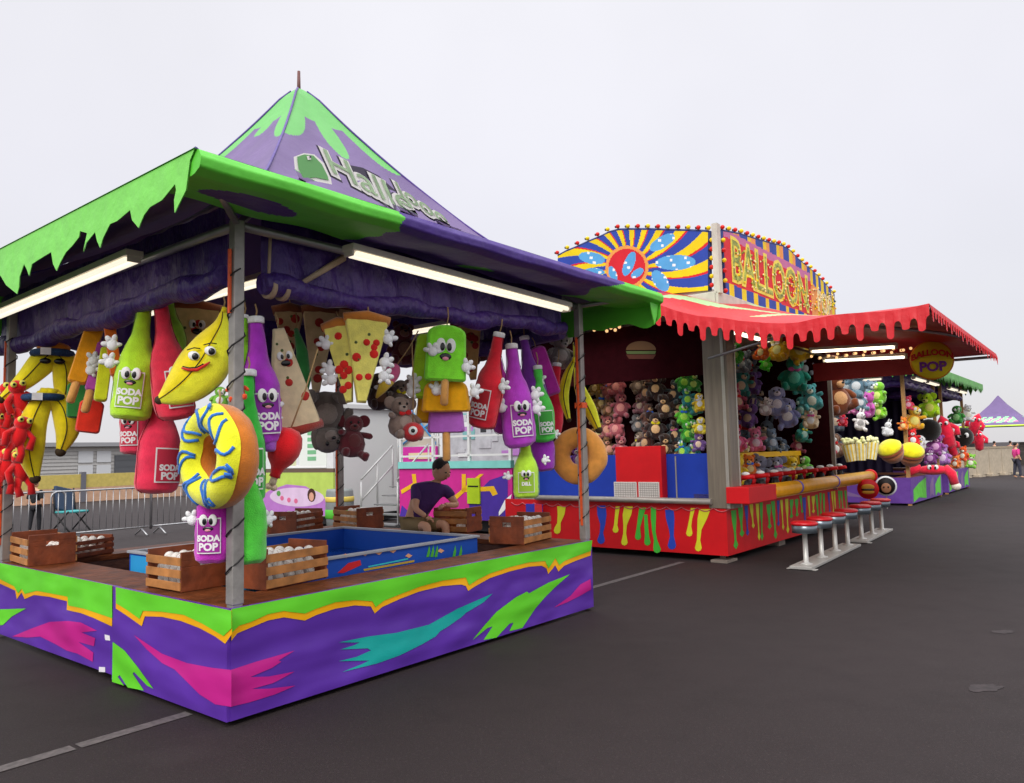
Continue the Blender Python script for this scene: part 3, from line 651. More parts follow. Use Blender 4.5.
bottle('lime bottle toy squeezed between the front corner post and the purple bottle', 244, 352, 'b', .34, 70, '#86d22e', 0, 0, gl=(), face=False, panel=0, wd=.8)
# bottles, right side
bottle('tilted red bottle toy left of the purple bottle, white letters', 490, 382, 'b', .14, 94, '#d22735', 14, -30, gl=((1, -.02),), cap='#eeeae4', face=False)
bottle('large purple bottle toy with a face between red and green bottles', 516, 397, 'b', .10, 100, '#a93bb4', -4, 18, gl=((.9, .0), (-.9, -.1), (.9, -.14)))
bottle('dark purple bottle toy hanging behind the large purple bottle', 531, 378, 'b', .34, 80, '#6d2f8e', -8, 0, gl=((.5, -.05),), face=False, panel=0)
bottle('slim green bottle toy right of the large purple bottle', 541, 405, 'b', .22, 74, '#46b843', -4, 24, gl=(), face=False)
bottle('short purple bottle toy hanging below the slim green bottle', 541, 441, 'b', .28, 60, '#8c2aa2', 0, 0, gl=((.9, .1),), face=False, panel=0, wd=1.3)
bottle('lime pickle-like bottle toy with a face hanging lowest by the right donut', 526, 467, 'b', .12, 62, '#a8d438', 0, 0, gl=((-1.2, -.15), (1.25, .1)), wd=1.2, lab='DILL|', cap='#8fc030')
# magenta slab behind
def popsicle(label, px, py, plane, val, wd, H, col, stick=0, tilt=0, yaw=0, face=False, gl=(), rope=10, dep=9, flare=1.0):
    o, q = hang('plush_popsicle', label, 'plush toy', px, py, plane, val, None, tilt, yaw)
    w2 = wd / 2; pts = []
    prof = [(-w2 * flare, -H / 2 + 2), (-w2 * flare + 2, -H / 2), (w2 * flare - 2, -H / 2), (w2 * flare, -H / 2 + 2), (w2, H / 2 - w2 * .5)]
    for k in range(1, 8): A = PI * k / 8; prof.append((w2 * math.cos(A), H / 2 - w2 * .5 + w2 * .5 * math.sin(A)))
    prof.append((-w2, H / 2 - w2 * .5))
    m = MB(); n = len(prof); cx = [p[0] for p in prof]
    rings = ((.86, -dep / 2), (1, -dep / 2 + 2.5), (1, dep / 2 - 2.5), (.86, dep / 2))
    vs = [(x * s_ * q, y * q, (z * (1 - (1 - s_) * .6)) * q) for s_, y in rings for x, z in prof]
    m.add(vs, [list(range(n)), list(range(4 * n - 1, 3 * n - 1, -1))] , 0)
    m.add(vs, [(r * n + i, r * n + (i + 1) % n, (r + 1) * n + (i + 1) % n, (r + 1) * n + i) for r in range(3) for i in range(n)], 0, True)
    m.build('ice_bar', plush(col), o, bevel=1.2 * q)
    if stick:
        k = MB(); k.tube([(0, 0, (-H / 2 + 2) * q), (0, 0, (-H / 2 - stick + 2) * q), (0, 0, (-H / 2 - stick) * q)], [4 * q, 4 * q, 2.4 * q], 10); k.build('stick', plush('#c08a4a'), o)
    if face: eyes(o, -1, -dep / 2 - .6, H * .12, q, 10, 5, 7.5, (6, 3.6, '#e58a9a', True))
    for x, z, a_ in gl: glove(o, x, -dep / 2 - 1, z, q, 10, a_)
    if rope: cord(o, q, H / 2, H / 2 + rope)
    return o
popsicle('leaning magenta slab toy behind the green bottle near the right post', 544, 371, 'b', .42, 18, 52, '#a62a8e', 0, -18)
# popsicle tower on the right side
popsicle('lime popsicle toy with a smiling face, topmost of the popsicle tower', 446, 353, 'b', .06, 39, 57, '#78dc30', 24, 3, 8, True, ((-14, 0, -30), (20, -14, 40)), 18, 9, 1.08)
popsicle('orange popsicle toy in the middle of the tower under the lime one', 446, 395, 'b', .14, 44, 34, '#f8960e', 0, 0, 6, False, ((-10, 4, 0), (28, 2, 30)), 0, 9, 1.12)
popsicle('purple popsicle toy at the bottom of the tower with a long stick', 446, 419, 'b', .20, 34, 28, '#a45ab0', 28, 0, 0, False, (), 0, 9, 1.1)
popsicle('dark lime popsicle toy half hidden behind the tower of popsicles', 423, 366, 'b', .34, 20, 66, '#9ac42a', 0, 8, 0, False, ((-7, -18, 0), (-8, -28, 20)), 0)
popsicle('narrow orange popsicle toy behind the left edge of the tower', 426, 398, 'b', .40, 16, 50, '#f09a1a', 0, 6, 0, False, (), 0)
# popsicle bundle on the left side
popsicle('fat orange popsicle toy tilted in the left hand bundle by the bananas', 86, 354, 'a', .12, 17, 62, '#f28a10', 20, 15, 0, rope=10)
popsicle('purple popsicle toy between the orange ones in the left bundle', 97, 366, 'a', .20, 11, 52, '#a9479c', 22, 12, 0, False, ((-4, 4, 0), (-4, -6, 20)))
popsicle('lime yellow popsicle toy in the left bundle with no face', 104, 374, 'a', .16, 12, 56, '#c9dc22', 0, 6, 0)
popsicle('narrow orange red popsicle toy on the right of the left bundle', 113, 350, 'a', .14, 11, 54, '#f0641a', 24, -8, 0, False, ((6, -18, 0),))
popsicle('dark green popsicle toy hanging low in the left bundle', 77, 400, 'a', .30, 18, 36, '#2f7a36', 0, 0, 0)
popsicle('red popsicle toy with a stick hanging lowest in the left bundle', 90, 416, 'a', .26, 22, 34, '#d8301c', 0, 8, 0)
# banana bunch with blue bandanas
o, q = hang('plush_banana_bunch', 'bunch of yellow banana toys tied with blue bandanas at the far left', 'plush toy', 42, 400, 'a', .10)
banana_body(o, [(12, 50), (2, 40), (-14, 20), (-34, 0)], [6, 12, 9, 3], q, plush('#f2c41a'), y=2, dark=False)
banana_body(o, [(10, 50), (20, 36), (22, 14), (18, -8)], [6, 12, 12, 6], q, plush('#e8b414'), y=-2)
banana_body(o, [(4, 6), (-6, -22), (-8, -50), (-4, -78)], [8, 12, 12, 4], q, plush('#f2c41a'), y=-4)
banana_body(o, [(8, 6), (19, -8), (23, -30), (17, -52)], [7, 11, 11, 4], q, plush('#e8b414'), y=-6)
MB().ell((9 * q, 0, 53 * q), (15 * q, 11 * q, 6 * q)).build('orange_cap', plush('#c9741a'), o)
BAND = mat('bandana_blue', '#1f3f66', .8, var=.5, vscale=60)
for z, x, r_ in ((47, 8, 16), (2, 2, 17)):
    m = MB(); m.torus((x * q, 0, z * q), r_ * q, 4.2 * q, n=20, k=8, M=Matrix.Rotation(R(90), 3, 'X'), sq=.9); b_ = m.build('bandana', BAND, o)
    m = MB(); m.box(((x - 6) * q, -(r_ + 4) * q, z * q), (9 * q, 1 * q, 7 * q)); m.build('bandana_print', WHITE, b_)
m = MB(); 
for s_ in (-1, 1): m.ell(((8 + s_ * 6) * q, -13 * q, 38 * q), (5 * q, 2 * q, 3 * q))
m.build('sunglasses', PUPIL, o); cord(o, q, 58, 74, 9)
# red plush cluster at far left
for i, (x, y, t_) in enumerate(((5, 402, 10), (20, 400, -14), (6, 432, -8), (19, 436, 12), (6, 468, 4), (21, 470, -10))):
    o, q = hang('plush_crawfish', 'red long limbed plush with yellow eyes in the cluster at the left edge', 'plush toy', x, y, 'a', -.12 + .05 * (i % 3), 'red plush toys clustered at the left edge', t_, 15)
    Pm = plush('#d11a1e'); m = MB(); m.ell((0, 0, 0), (7 * q, 6 * q, 12 * q)); m.ell((0, -1 * q, 13 * q), (8 * q, 7 * q, 7 * q)); m.build('plush_body', Pm, o)
    for s_ in (-1, 1):
        MB().tube([(s_ * 5 * q, 0, 6 * q), (s_ * 12 * q, -2 * q, 0), (s_ * 11 * q, -3 * q, -12 * q)], [3 * q, 3 * q, 3.6 * q], 8).build('arm', Pm, o)
        MB().tube([(s_ * 3 * q, 0, -8 * q), (s_ * 6 * q, -1 * q, -17 * q), (s_ * 5 * q, -2 * q, -26 * q)], [3.4 * q, 3.2 * q, 3.8 * q], 8).build('leg', Pm, o)
        m = MB(); m.ell((s_ * 4 * q, -7 * q, 16 * q), (3 * q, 2 * q, 3 * q)); m.ell((s_ * 4 * q, -8.8 * q, 16 * q), (1.3 * q, .8 * q, 1.3 * q), 1); m.build('eye', [plush('#ecd25a'), PUPIL], o)
# pizza slices
def pizza(label, px, py, plane, val, wd, H, tilt=0, yaw=0, col='#e8c964', crust='#b5702c', pep='#c4241c', face=False, gl=(), flip=False, rope=12, dep=9, seed=0):
    o, q = hang('plush_pizza', label, 'plush toy', px, py, plane, val, None, tilt, yaw); rnd = random.Random(seed + 3)
    sg = -1 if flip else 1
    pts = [(-wd / 2, sg * H / 2), (-wd * .3, sg * (H / 2 + 2)), (0, sg * (H / 2 + 3)), (wd * .3, sg * (H / 2 + 2)), (wd / 2, sg * H / 2), (wd * .10, sg * -H / 2), (-wd * .10, sg * -H / 2)]
    m = MB(); n = len(pts); vs = [(x * s_ * q, y * q, z * (1 - (1 - s_) * .5) * q) for s_, y in ((.9, -dep / 2), (1, -dep / 2 + 2), (1, dep / 2 - 2), (.9, dep / 2)) for x, z in pts]
    m.add(vs, [list(range(n)), list(range(4 * n - 1, 3 * n - 1, -1))]); m.add(vs, [(r * n + i, r * n + (i + 1) % n, (r + 1) * n + (i + 1) % n, (r + 1) * n + i) for r in range(3) for i in range(n)], 0, True)
    for t in range(10):
        f_ = rnd.uniform(.12, .85); hw = (wd / 2 * (1 - f_) + wd * .10 * f_) * .72; x = rnd.uniform(-hw, hw); z = sg * (H / 2 - f_ * H); r_ = rnd.choice((4.6, 4, 3.6, 1.6, 1.4)); m.ell((x * q, -dep / 2 * q, z * q), (r_ * q, 1.1 * q, r_ * q), 1 if r_ > 2 else 2, 12, 5)
    m.build('slice', [plush(col), plush(pep), plush('#4c5a2a')], o)
    MB().tube([((-wd / 2 - 1) * q, 0, sg * H / 2 * q), (0, -1 * q, sg * (H / 2 + 3.5) * q), ((wd / 2 + 1) * q, 0, sg * H / 2 * q)], [5 * q, 5.6 * q, 5 * q], 12).build('crust', plush(crust), o)
    if face: eyes(o, 0, -dep / 2 - 1, H * .22, q, 9, 3.4, 4.4, (5, 3, '#7a2a22', False))
    for x, z, a_ in gl: glove(o, x, -3, z, q, 11, a_)
    if rope: cord(o, q, H / 2 + 3, H / 2 + 3 + rope)
    return o
pizza('larger yellow pizza slice toy with red pepperoni and white gloves', 364, 361, 'b', .10, 44, 84, 4, 8, gl=((22, 24, 30), (20, 0, 60), (20, -14, 90)), seed=1)
pizza('narrow yellow pizza slice toy to the left of the larger slice', 344, 364, 'b', .22, 30, 78, -8, -14, gl=((-14, 22, -30), (-14, -4, -40), (-14, -14, -60)), seed=2)
pizza('pale pizza slice toy with a face behind the red bottle and banana', 196, 338, 'a', .85, 46, 60, 0, 10, '#cdb27a', '#8a4a2a', '#b02a22', True, seed=3)
pizza('tall beige slice toy with a face right of the slim purple bottle', 287, 378, 'b', .34, 52, 100, -10, 16, '#cbb995', '#8a2f24', '#a82a22', True, (), True, seed=5)
pizza('shaded pizza slice toy hanging deep inside, left of the yellow slices', 318, 352, 'b', 1.1, 34, 82, 3, 0, '#b09a78', '#6a3a24', '#8a221c', seed=7)  # this slice and the next have the booth's shade darkened into their colours
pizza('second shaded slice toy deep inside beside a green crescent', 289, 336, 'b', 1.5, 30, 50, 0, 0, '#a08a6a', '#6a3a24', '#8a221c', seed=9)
# green crescent, red drumstick, ice cream
o, q = hang('plush_pickle', 'dark green crescent toy hanging deep between two pizza slices', 'plush toy', 300, 372, 'b', .8)
MB().tube([(-4 * q, 0, 44 * q), (2 * q, 0, 20 * q), (4 * q, 0, -8 * q), (0, 0, -44 * q)], [2 * q, 6 * q, 7 * q, 2 * q], 12).build('pickle_body', plush('#2f7a3c'), o); cord(o, q, 44, 60, -4)
o, q = hang('plush_drumstick', 'plain red drumstick shaped toy hanging bone end down', 'plush toy', 283, 452, 'b', .22, None, 18)
Pm = plush('#c4141c'); MB().lathe([(1 * q, 25 * q), (9 * q, 23.5 * q), (14 * q, 18 * q), (16.5 * q, 9 * q), (16 * q, 0), (12.5 * q, -9 * q), (7 * q, -16 * q), (5 * q, -22 * q), (5.6 * q, -26 * q), (1 * q, -27 * q)], 22).build('meat', Pm, o)
m = MB(); m.tube([(0, 0, -24 * q), (0, 0, -34 * q)], 3.6 * q, 10); m.ell((-2.5 * q, 0, -36 * q), (3.6 * q, 3 * q, 3.4 * q)); m.ell((2.5 * q, 0, -36 * q), (3.6 * q, 3 * q, 3.4 * q)); m.build('bone', plush('#d8b9a0'), o); cord(o, q, 25, 110)
o, q = hang('plush_ice_cream', 'small pink ice cream toy in a yellow cone, tilted sideways', 'plush toy', 387, 381, 'b', .5, None, 32)
MB().ell((0, 0, 8 * q), (8 * q, 7 * q, 12 * q)).build('scoop', plush('#e0608e'), o); MB().lathe([(7.5 * q, 2 * q), (4 * q, -12 * q), (1 * q, -20 * q)], 16).build('cone', plush('#d8b23a'), o); cord(o, q, 19, 60)
# generic animals
_an = {}
def amesh(key, fn):
    if key not in _an: _an[key] = fn().mesh(key, [WHITE])
    return _an[key]
def inst(name, me, parent, m, loc, scale=1.0):
    o = bpy.data.objects.new(name, me); COL.objects.link(o); o.parent = parent; o.location = loc
    o.scale = scale if isinstance(scale, (tuple, list)) else (scale,) * 3
    for i, mm in enumerate(m if isinstance(m, (list, tuple)) else [m]): o.material_slots[i].link = 'OBJECT'; o.material_slots[i].material = mm
    return o
M_BODY = lambda: MB().lathe([(.02, -.5), (.2, -.47), (.33, -.32), (.36, -.12), (.30, .08), (.20, .2), (.1, .26)], 18, sq=(1, .85))
M_HEAD = lambda: MB().ell((0, 0, 0), (.27, .24, .25), 0, 18, 11)
M_BALL = lambda: MB().ell((0, 0, 0), (1, 1, 1), 0, 14, 9)
M_LEG = lambda: MB().tube([(0, 0, 0), (.07, -.16, -.05), (.10, -.33, -.09), (.10, -.36, .02), (.10, -.37, .06)], [.11, .105, .10, .095, .05], 10)
M_ARM = lambda: MB().tube([(0, 0, 0), (.12, -.05, -.08), (.20, -.12, -.20), (.22, -.14, -.25)], [.075, .085, .085, .05], 10)
def plush_animal(name, label, px, py, plane, val, h, col, col2='#e8dccb', group=None, tilt=0, yaw=0, ears='round', arms=True, col3=None):
    rp_ = random.Random(int(px * 31 + py * 17)); tilt += rp_.uniform(-13, 13); yaw += rp_.uniform(-28, 28); h *= rp_.uniform(.92, 1.16)
    o, q = hang(name, label, 'plush toy', px, py, plane, val, group, tilt, yaw); S = h * q / 1.15   # h = pixel height of the whole toy
    P1, P2 = plush(col), plush(col2); P3 = plush(col3) if col3 else P1
    inst('plush_body', amesh('plush_body', M_BODY), o, P1, (0, 0, -.07 * S), (S * rp_.uniform(.9, 1.15), S, S * rp_.uniform(.9, 1.1)))
    hd = inst('head', amesh('head', M_HEAD), o, P3, (rp_.uniform(-.04, .04) * S, -.05 * S, .32 * S), S); hd.rotation_euler = (rp_.uniform(-.15, .3), rp_.uniform(-.3, .3), rp_.uniform(-.5, .5))
    inst('muzzle', amesh('muzzle', M_BALL), hd, P2, (0, -.21, -.07), (.13, .09, .10))
    inst('nose', amesh('nose', M_BALL), hd, PUPIL, (0, -.30, -.03), (.045, .03, .03))
    bw = len(label) * 7 + int(px * 3)
    if bw % 3 == 0:
        bm_ = plush(('#d82a2a', '#2a6ad8', '#f0c81a', '#f2eee8', '#e060a0')[bw % 5])
        for s_ in (-1, 1): inst('bow', amesh('bow', M_BALL), o, bm_, (s_ * .09 * S, -.24 * S, .13 * S), (.10 * S, .04 * S, .07 * S))
    for s_ in (-1, 1):
        if ears == 'round': inst('ear', amesh('ear', M_BALL), hd, P3, (s_ * .20, .02, .20), (.10, .05, .10))
        elif ears == 'long': inst('ear', amesh('ear', M_BALL), hd, P3, (s_ * .24, -.02, -.04), (.08, .05, .2))
        elif ears == 'big': inst('ear', amesh('ear', M_BALL), hd, P3, (s_ * .29, .02, .08), (.17, .05, .17))
        elif ears == 'up': inst('ear', amesh('ear', M_BALL), hd, P3, (s_ * .11, .02, .32), (.06, .04, .18))
        e_ = inst('eye', amesh('eye', M_BALL), hd, EYEW if ears == 'none' else PUPIL, (s_ * .10, -.215, .06), (.075, .05, .085) if ears == 'none' else (.035, .03, .04))
        l_ = inst('leg', amesh('leg', M_LEG), o, P1, (s_ * .18 * S, -.1 * S, -.42 * S), (s_ * S, S, S))
        l_.rotation_euler = (rp_.uniform(-.5, .3), 0, 0)
        if arms: inst('arm', amesh('arm', M_ARM), o, P3, (s_ * .22 * S, -.03 * S, .06 * S), (s_ * S, S, S)).rotation_euler = (rp_.uniform(-1.2, .4), 0, 0)
    inst('belly', amesh('belly', M_BALL), o, P2, (0, -.22 * S, -.16 * S), (.20 * S, .10 * S, .22 * S))
    return o
plush_animal('plush_elephant', 'grey brown plush with big ears left of the popsicle tower', 402, 418, 'b', .45, 46, '#8a776c', '#a8968a', ears='big', yaw=10)
plush_animal('plush_elephant', 'smaller brown grey plush behind the pink ice cream toy', 398, 396, 'b', .8, 34, '#6f6058', '#8a7a70', ears='big')
plush_animal('plush_elephant', 'dark grey plush animal hanging upside down inside the booth', 326, 422, 'b', .85, 58, '#5f5651', '#7b706a', ears='long', tilt=170)
plush_animal('plush_bear', 'dark maroon plush with tan face deep in the booth, top row', 405, 345, 'b', 1.6, 44, '#5a2426', '#7a5a48')
plush_animal('plush_bear', 'dark maroon plush hanging low right of the dark grey animal', 352, 436, 'b', .7, 44, '#5c2028', '#5a2a2c', ears='big')
o, q = hang('plush_eyeball', 'round red toy with one white ringed eye below the grey plush', 'plush toy', 413, 432, 'b', .30)
m = MB(); m.ell((0, 0, 0), (11 * q, 10 * q, 10 * q)); m.ell((0, -8.5 * q, 1 * q), (4.6 * q, 2.4 * q, 4.6 * q), 1); m.ell((0, -10.4 * q, 1 * q), (2.2 * q, 1 * q, 2.2 * q), 2); m.build('eyeball_body', [plush('#b42a2e'), EYEW, PUPIL], o); cord(o, q, 10, 90)
# smaller toys tucked into the gaps
bottle('small purple and white bottle toy right of the front corner post, low down', 268, 424, 'b', .20, 56, '#8f4aa8', 0, 30, gl=((.8, .1), (-.6, -.1)), panel=0, face=False, cap='#f0eaf0')
bottle('lime bottle neck toy peeking out between the red bottle and banana', 172, 332, 'a', .55, 74, '#8fc43a', -6, 0, gl=(), panel=0, face=False)
bottle('bright red bottle toy tucked behind the slim green bottle at right', 553, 400, 'b', .55, 70, '#c8203a', 8, 0, gl=(), panel=0, face=False)
bottle('magenta bottle toy tucked behind the tilted red bottle at right', 502, 392, 'b', .5, 84, '#b0309a', -8, 0, gl=((-.6, .1),), panel=0, face=False)
pizza('small dark pizza slice toy behind the tower of popsicles', 470, 352, 'b', 1.2, 30, 56, -6, 0, '#b8965a', '#6a3a24', '#8a221c', seed=11)  # this back slice and the next also carry shade in their colours
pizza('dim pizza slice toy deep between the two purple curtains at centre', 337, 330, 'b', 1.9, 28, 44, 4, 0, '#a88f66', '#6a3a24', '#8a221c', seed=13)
plush_animal('plush_bear', 'small orange red plush strapped beside the front corner post', 237, 388, 'b', .08, 26, '#e2481c', '#f0b08a')
plush_animal('plush_frog', 'green and white plush peeking between banana and iced donut', 220, 398, 'a', .06, 24, '#6fae3a', '#f0eee0', ears='none')
plush_animal('plush_dog', 'dark brown plush dog behind the larger yellow pizza slice', 378, 392, 'b', .9, 40, '#3a2620', '#6a4a3a', ears='long')
plush_animal('plush_bear', 'brown plush bear deep in the booth behind the red bottle', 480, 345, 'b', 1.5, 34, '#5a3a2c', '#8a6a50')
plush_animal('plush_elephant', 'grey plush hanging in the shade next to the right rear post', 560, 352, 'b', .7, 34, '#6a6260', '#8a8280', ears='big')
# bananas by the right post
o, q = hang('plush_banana', 'slim yellow banana toy left of the right rear post above the donut', 'plush toy', 568, 392, 'b', .30); banana_body(o, [(6, 30), (0, 16), (-4, -4), (0, -28)], [2, 4.5, 5, 2], q); cord(o, q, 34, 60, 8)
o, q = hang('plush_banana', 'yellow banana toy behind the brown donut, right of the right rear post', 'plush toy', 588, 404, 'b', .32); banana_body(o, [(-10, 30), (-6, 12), (2, -6), (10, -26)], [2, 6, 6.5, 3], q); cord(o, q, 34, 60, -10)
popsicle('tall flat yellow toy hanging behind the right rear post', 578, 366, 'b', .5, 9, 50, '#ead21a', 0, 0, 0, rope=6, dep=6)
plush_animal('plush_bear', 'tiny white and purple plush seen through the hole of the brown donut', 579, 457, 'b', .42, 24, '#7a4ab0', '#efe6ea')

# ------------------------------------------------------------------ people
def skin_into(m, verts, edges, radii, mi=0, sub=2):
    me = bpy.data.meshes.new('skin'); me.from_pydata(verts, edges, []); ob = bpy.data.objects.new('skin', me); COL.objects.link(ob)
    sk = ob.modifiers.new('s', 'SKIN'); sk.use_smooth_shade = True
    for v, r_ in zip(me.skin_vertices[0].data, radii): v.radius = (r_, r_)
    me.skin_vertices[0].data[0].use_root = True
    ss = ob.modifiers.new('u', 'SUBSURF'); ss.levels = sub; ss.render_levels = sub
    bpy.context.view_layer.update()
    r_ = bpy.data.meshes.new_from_object(ob.evaluated_get(bpy.context.evaluated_depsgraph_get()))
    m.add([v.co.copy() for v in r_.vertices], [list(p.vertices) for p in r_.polygons], mi, True)
    bpy.data.objects.remove(ob); bpy.data.meshes.remove(me); bpy.data.meshes.remove(r_)
SKIN_ = mat('skin', '#d4a080', .55, var=.06); HAIR = mat('dark_hair', '#1c1412', .7, bump=.4, bscale=60)
# seated attendant
o = fair('person', 'seated man in purple polo shirt leaning over a crate on the far counter', 'person', 4.03, 2.30, .735)
d_ = W(4.03, 2.30, .735) - Vector((0, 0, EYE)); q = 1.05 * d_.dot(_f) / F; o.rotation_euler = (0, 0, math.atan2(-d_.x, d_.y) + .42)
J = dict(pel=(-7, 8, 8), sp=(-3, 7, 22), ch=(4, 2, 37), nk=(11, -3, 46), n2=(13, -5, 50), sL=(-9, 0, 41), sR=(20, -2, 40), eL=(-14, -8, 23), wL=(-6, -15, 16), eR=(29, -10, 24), wR=(12, -17, 26), hL=(-14, 4, 6), hR=(1, 4, 6), kL=(-8, -22, 8), kR=(12, -20, 8), fL=(-9, -22, -24), fR=(11, -20, -24), tL=(-9, -30, -27), tR=(12, -29, -27))
RD = dict(pel=8.5, sp=9, ch=9.5, nk=4.2, n2=3.8, sL=5.2, sR=5.2, eL=3.3, wL=2.3, eR=3.3, wR=2.3, hL=7, hR=7, kL=4.6, kR=4.6, fL=2.8, fR=2.8, tL=2.2, tR=2.2)
def chain(m, keys, edges, grow=0, mi=0, over=None):
    vs = [Vector((over or {}).get(k, J[k])) * q for k in keys]
    skin_into(m, vs, [(keys.index(a), keys.index(b)) for a, b in edges], [(RD[k] + grow) * q for k in keys], mi)
m = MB(); ks = list(J)
chain(m, ks, [('pel', 'sp'), ('sp', 'ch'), ('ch', 'nk'), ('nk', 'n2'), ('ch', 'sL'), ('sL', 'eL'), ('eL', 'wL'), ('ch', 'sR'), ('sR', 'eR'), ('eR', 'wR'), ('pel', 'hL'), ('hL', 'kL'), ('kL', 'fL'), ('fL', 'tL'), ('pel', 'hR'), ('hR', 'kR'), ('kR', 'fR'), ('fR', 'tR')])
HM = Matrix.Rotation(R(28), 3, 'Z') @ Matrix.Rotation(R(22), 3, 'X'); hc = Vector((14, -7, 58)) * q
m.ell(hc, (7.6 * q, 9 * q, 10.6 * q), 0, 20, 14, HM); m.ell(hc + HM @ Vector((0, -9.3, -1.0)) * q, (1.5 * q, 2.2 * q, 2.4 * q), 0, M=HM)
for s_ in (-1, 1):
    m.ell(hc + HM @ Vector((s_ * 7.7, .5, -.5)) * q, (1.1 * q, 2 * q, 2.7 * q), 0, M=HM); m.ell(hc + HM @ Vector((s_ * 3, -8.1, 1.2)) * q, (1.3 * q, .8 * q, .8 * q), 1, M=HM)
m.ell(hc + HM @ Vector((0, -8.0, -5.2)) * q, (2.6 * q, .9 * q, .6 * q), 2, M=HM)
for wr, dx in (('wL', Vector((.7, -.5, -.45))), ('wR', Vector((-.8, -.45, -.25)))):
    p = Vector(J[wr]) * q; dx = dx.normalized(); sd_ = dx.cross(Vector((0, 0, 1))).normalized(); m.ell(p + dx * 3 * q, (3.0 * q, 2.8 * q, 1.8 * q), 0)
    for k in range(4): b_ = p + dx * 4.4 * q + sd_ * (k - 1.5) * 1.25 * q; m.tube([b_, b_ + dx * (2.6 - abs(k - 1.4) * .4) * q, b_ + dx * (3.6 - abs(k - 1.4) * .4) * q + Vector((0, 0, -1.8 * q))], [.75 * q, .68 * q, .45 * q], 6)
    m.tube([p + dx * 1.5 * q + sd_ * 2.2 * q, p + dx * 3.6 * q + sd_ * 4 * q + Vector((0, 0, -.6 * q))], [.85 * q, .6 * q], 6)
m.build('body', [SKIN_, PUPIL, mat('lips', '#8a4f44', .5)], o, fix=True)
m = MB(); chain(m, ['pel', 'sp', 'ch', 'nk', 'sL', 'eL', 'sR', 'eR'], [('pel', 'sp'), ('sp', 'ch'), ('ch', 'nk'), ('ch', 'sL'), ('sL', 'eL'), ('ch', 'sR'), ('sR', 'eR')], 1.5, 0, dict(eL=(-12, -5, 29), eR=(26, -7, 31), nk=(10, -2, 45)))
m.build('polo_shirt', mat('shirt_purple', '#4a2768', .8, bump=.6, bscale=16, var=.12), o)
m = MB(); chain(m, ['pel', 'hL', 'kL', 'hR', 'kR'], [('pel', 'hL'), ('hL', 'kL'), ('pel', 'hR'), ('hR', 'kR')], 1.7, 0, dict(kL=(-9, -17, 8), kR=(10, -15, 8))); m.build('khaki_shorts', mat('khaki', '#8a744e', .85, bump=.4, bscale=20, var=.1), o)
m = MB(); m.ell(hc + HM @ Vector((0, 1.8, 3.4)) * q, (8.2 * q, 8.6 * q, 8.6 * q), 0, 18, 10, HM); m.build('hair', HAIR, o)
m = MB()
for k in ('tL', 'tR'): p = Vector(J[k]) * q; m.ell(p + Vector((0, 2 * q, -1 * q)), (3.4 * q, 8 * q, 3 * q))
m.build('shoes', BLACK, o)
def walker(label, a, b, shirt, legs, rz=0, h=1.7, hair='#1c1412', stride=.12):
    o = fair('person', label, 'person', a, b, 0, None, rz); s = h / 1.75; m = MB()
    K = ['p', 's', 'c', 'n', 'm', 'a1', 'a2', 'a3', 'b1', 'b2', 'b3', 'l1', 'l2', 'l3', 'l4', 'r1', 'r2', 'r3', 'r4']
    P_ = [(0, 0, .95), (0, 0, 1.12), (0, 0, 1.32), (0, 0, 1.46), (0, -.01, 1.54), (-.18, 0, 1.38), (-.25, .03, 1.12), (-.23, -.08, .88), (.18, 0, 1.38), (.25, .02, 1.12), (.24, -.1, .88), (-.09, 0, .88), (-.10, -stride * .6, .49), (-.10, -stride * .6, .08), (-.10, -stride * .6 - .16, .04), (.09, 0, .88), (.10, stride * .5, .49), (.10, stride, .10), (.10, stride - .14, .04)]
    Rr = [.13, .125, .14, .06, .055, .07, .045, .035, .07, .045, .035, .09, .06, .04, .035, .09, .06, .04, .035]
    E_ = [(0, 1), (1, 2), (2, 3), (3, 4), (2, 5), (5, 6), (6, 7), (2, 8), (8, 9), (9, 10), (0, 11), (11, 12), (12, 13), (13, 14), (0, 15), (15, 16), (16, 17), (17, 18)]
    skin_into(m, [Vector(p) * s for p in P_], E_, [r_ * s for r_ in Rr]); m.ell((0, -.02 * s, 1.65 * s), (.075 * s, .095 * s, .115 * s)); m.ell((0, -.115 * s, 1.64 * s), (.015 * s, .02 * s, .025 * s)); m.build('body', SKIN_, o)
    m = MB(); skin_into(m, [Vector(P_[i]) * s for i in (0, 1, 2, 5, 6, 8, 9)], [(0, 1), (1, 2), (2, 3), (3, 4), (2, 5), (5, 6)], [(Rr[i] + .018) * s for i in (0, 1, 2, 5, 6, 8, 9)]); m.build('shirt', mat('cloth_' + shirt, shirt, .85, bump=.4, bscale=15), o)
    m = MB(); skin_into(m, [Vector(P_[i]) * s for i in (0, 11, 12, 13, 15, 16, 17)], [(0, 1), (1, 2), (2, 3), (0, 4), (4, 5), (5, 6)], [(Rr[i] + .016) * s for i in (0, 11, 12, 13, 15, 16, 17)]); m.build('trousers', mat('cloth_' + legs, legs, .85, bump=.4, bscale=15), o)
    MB().ell((0, .015 * s, 1.69 * s), (.085 * s, .095 * s, .10 * s)).build('hair', mat('hair_' + hair, hair, .8), o); return o

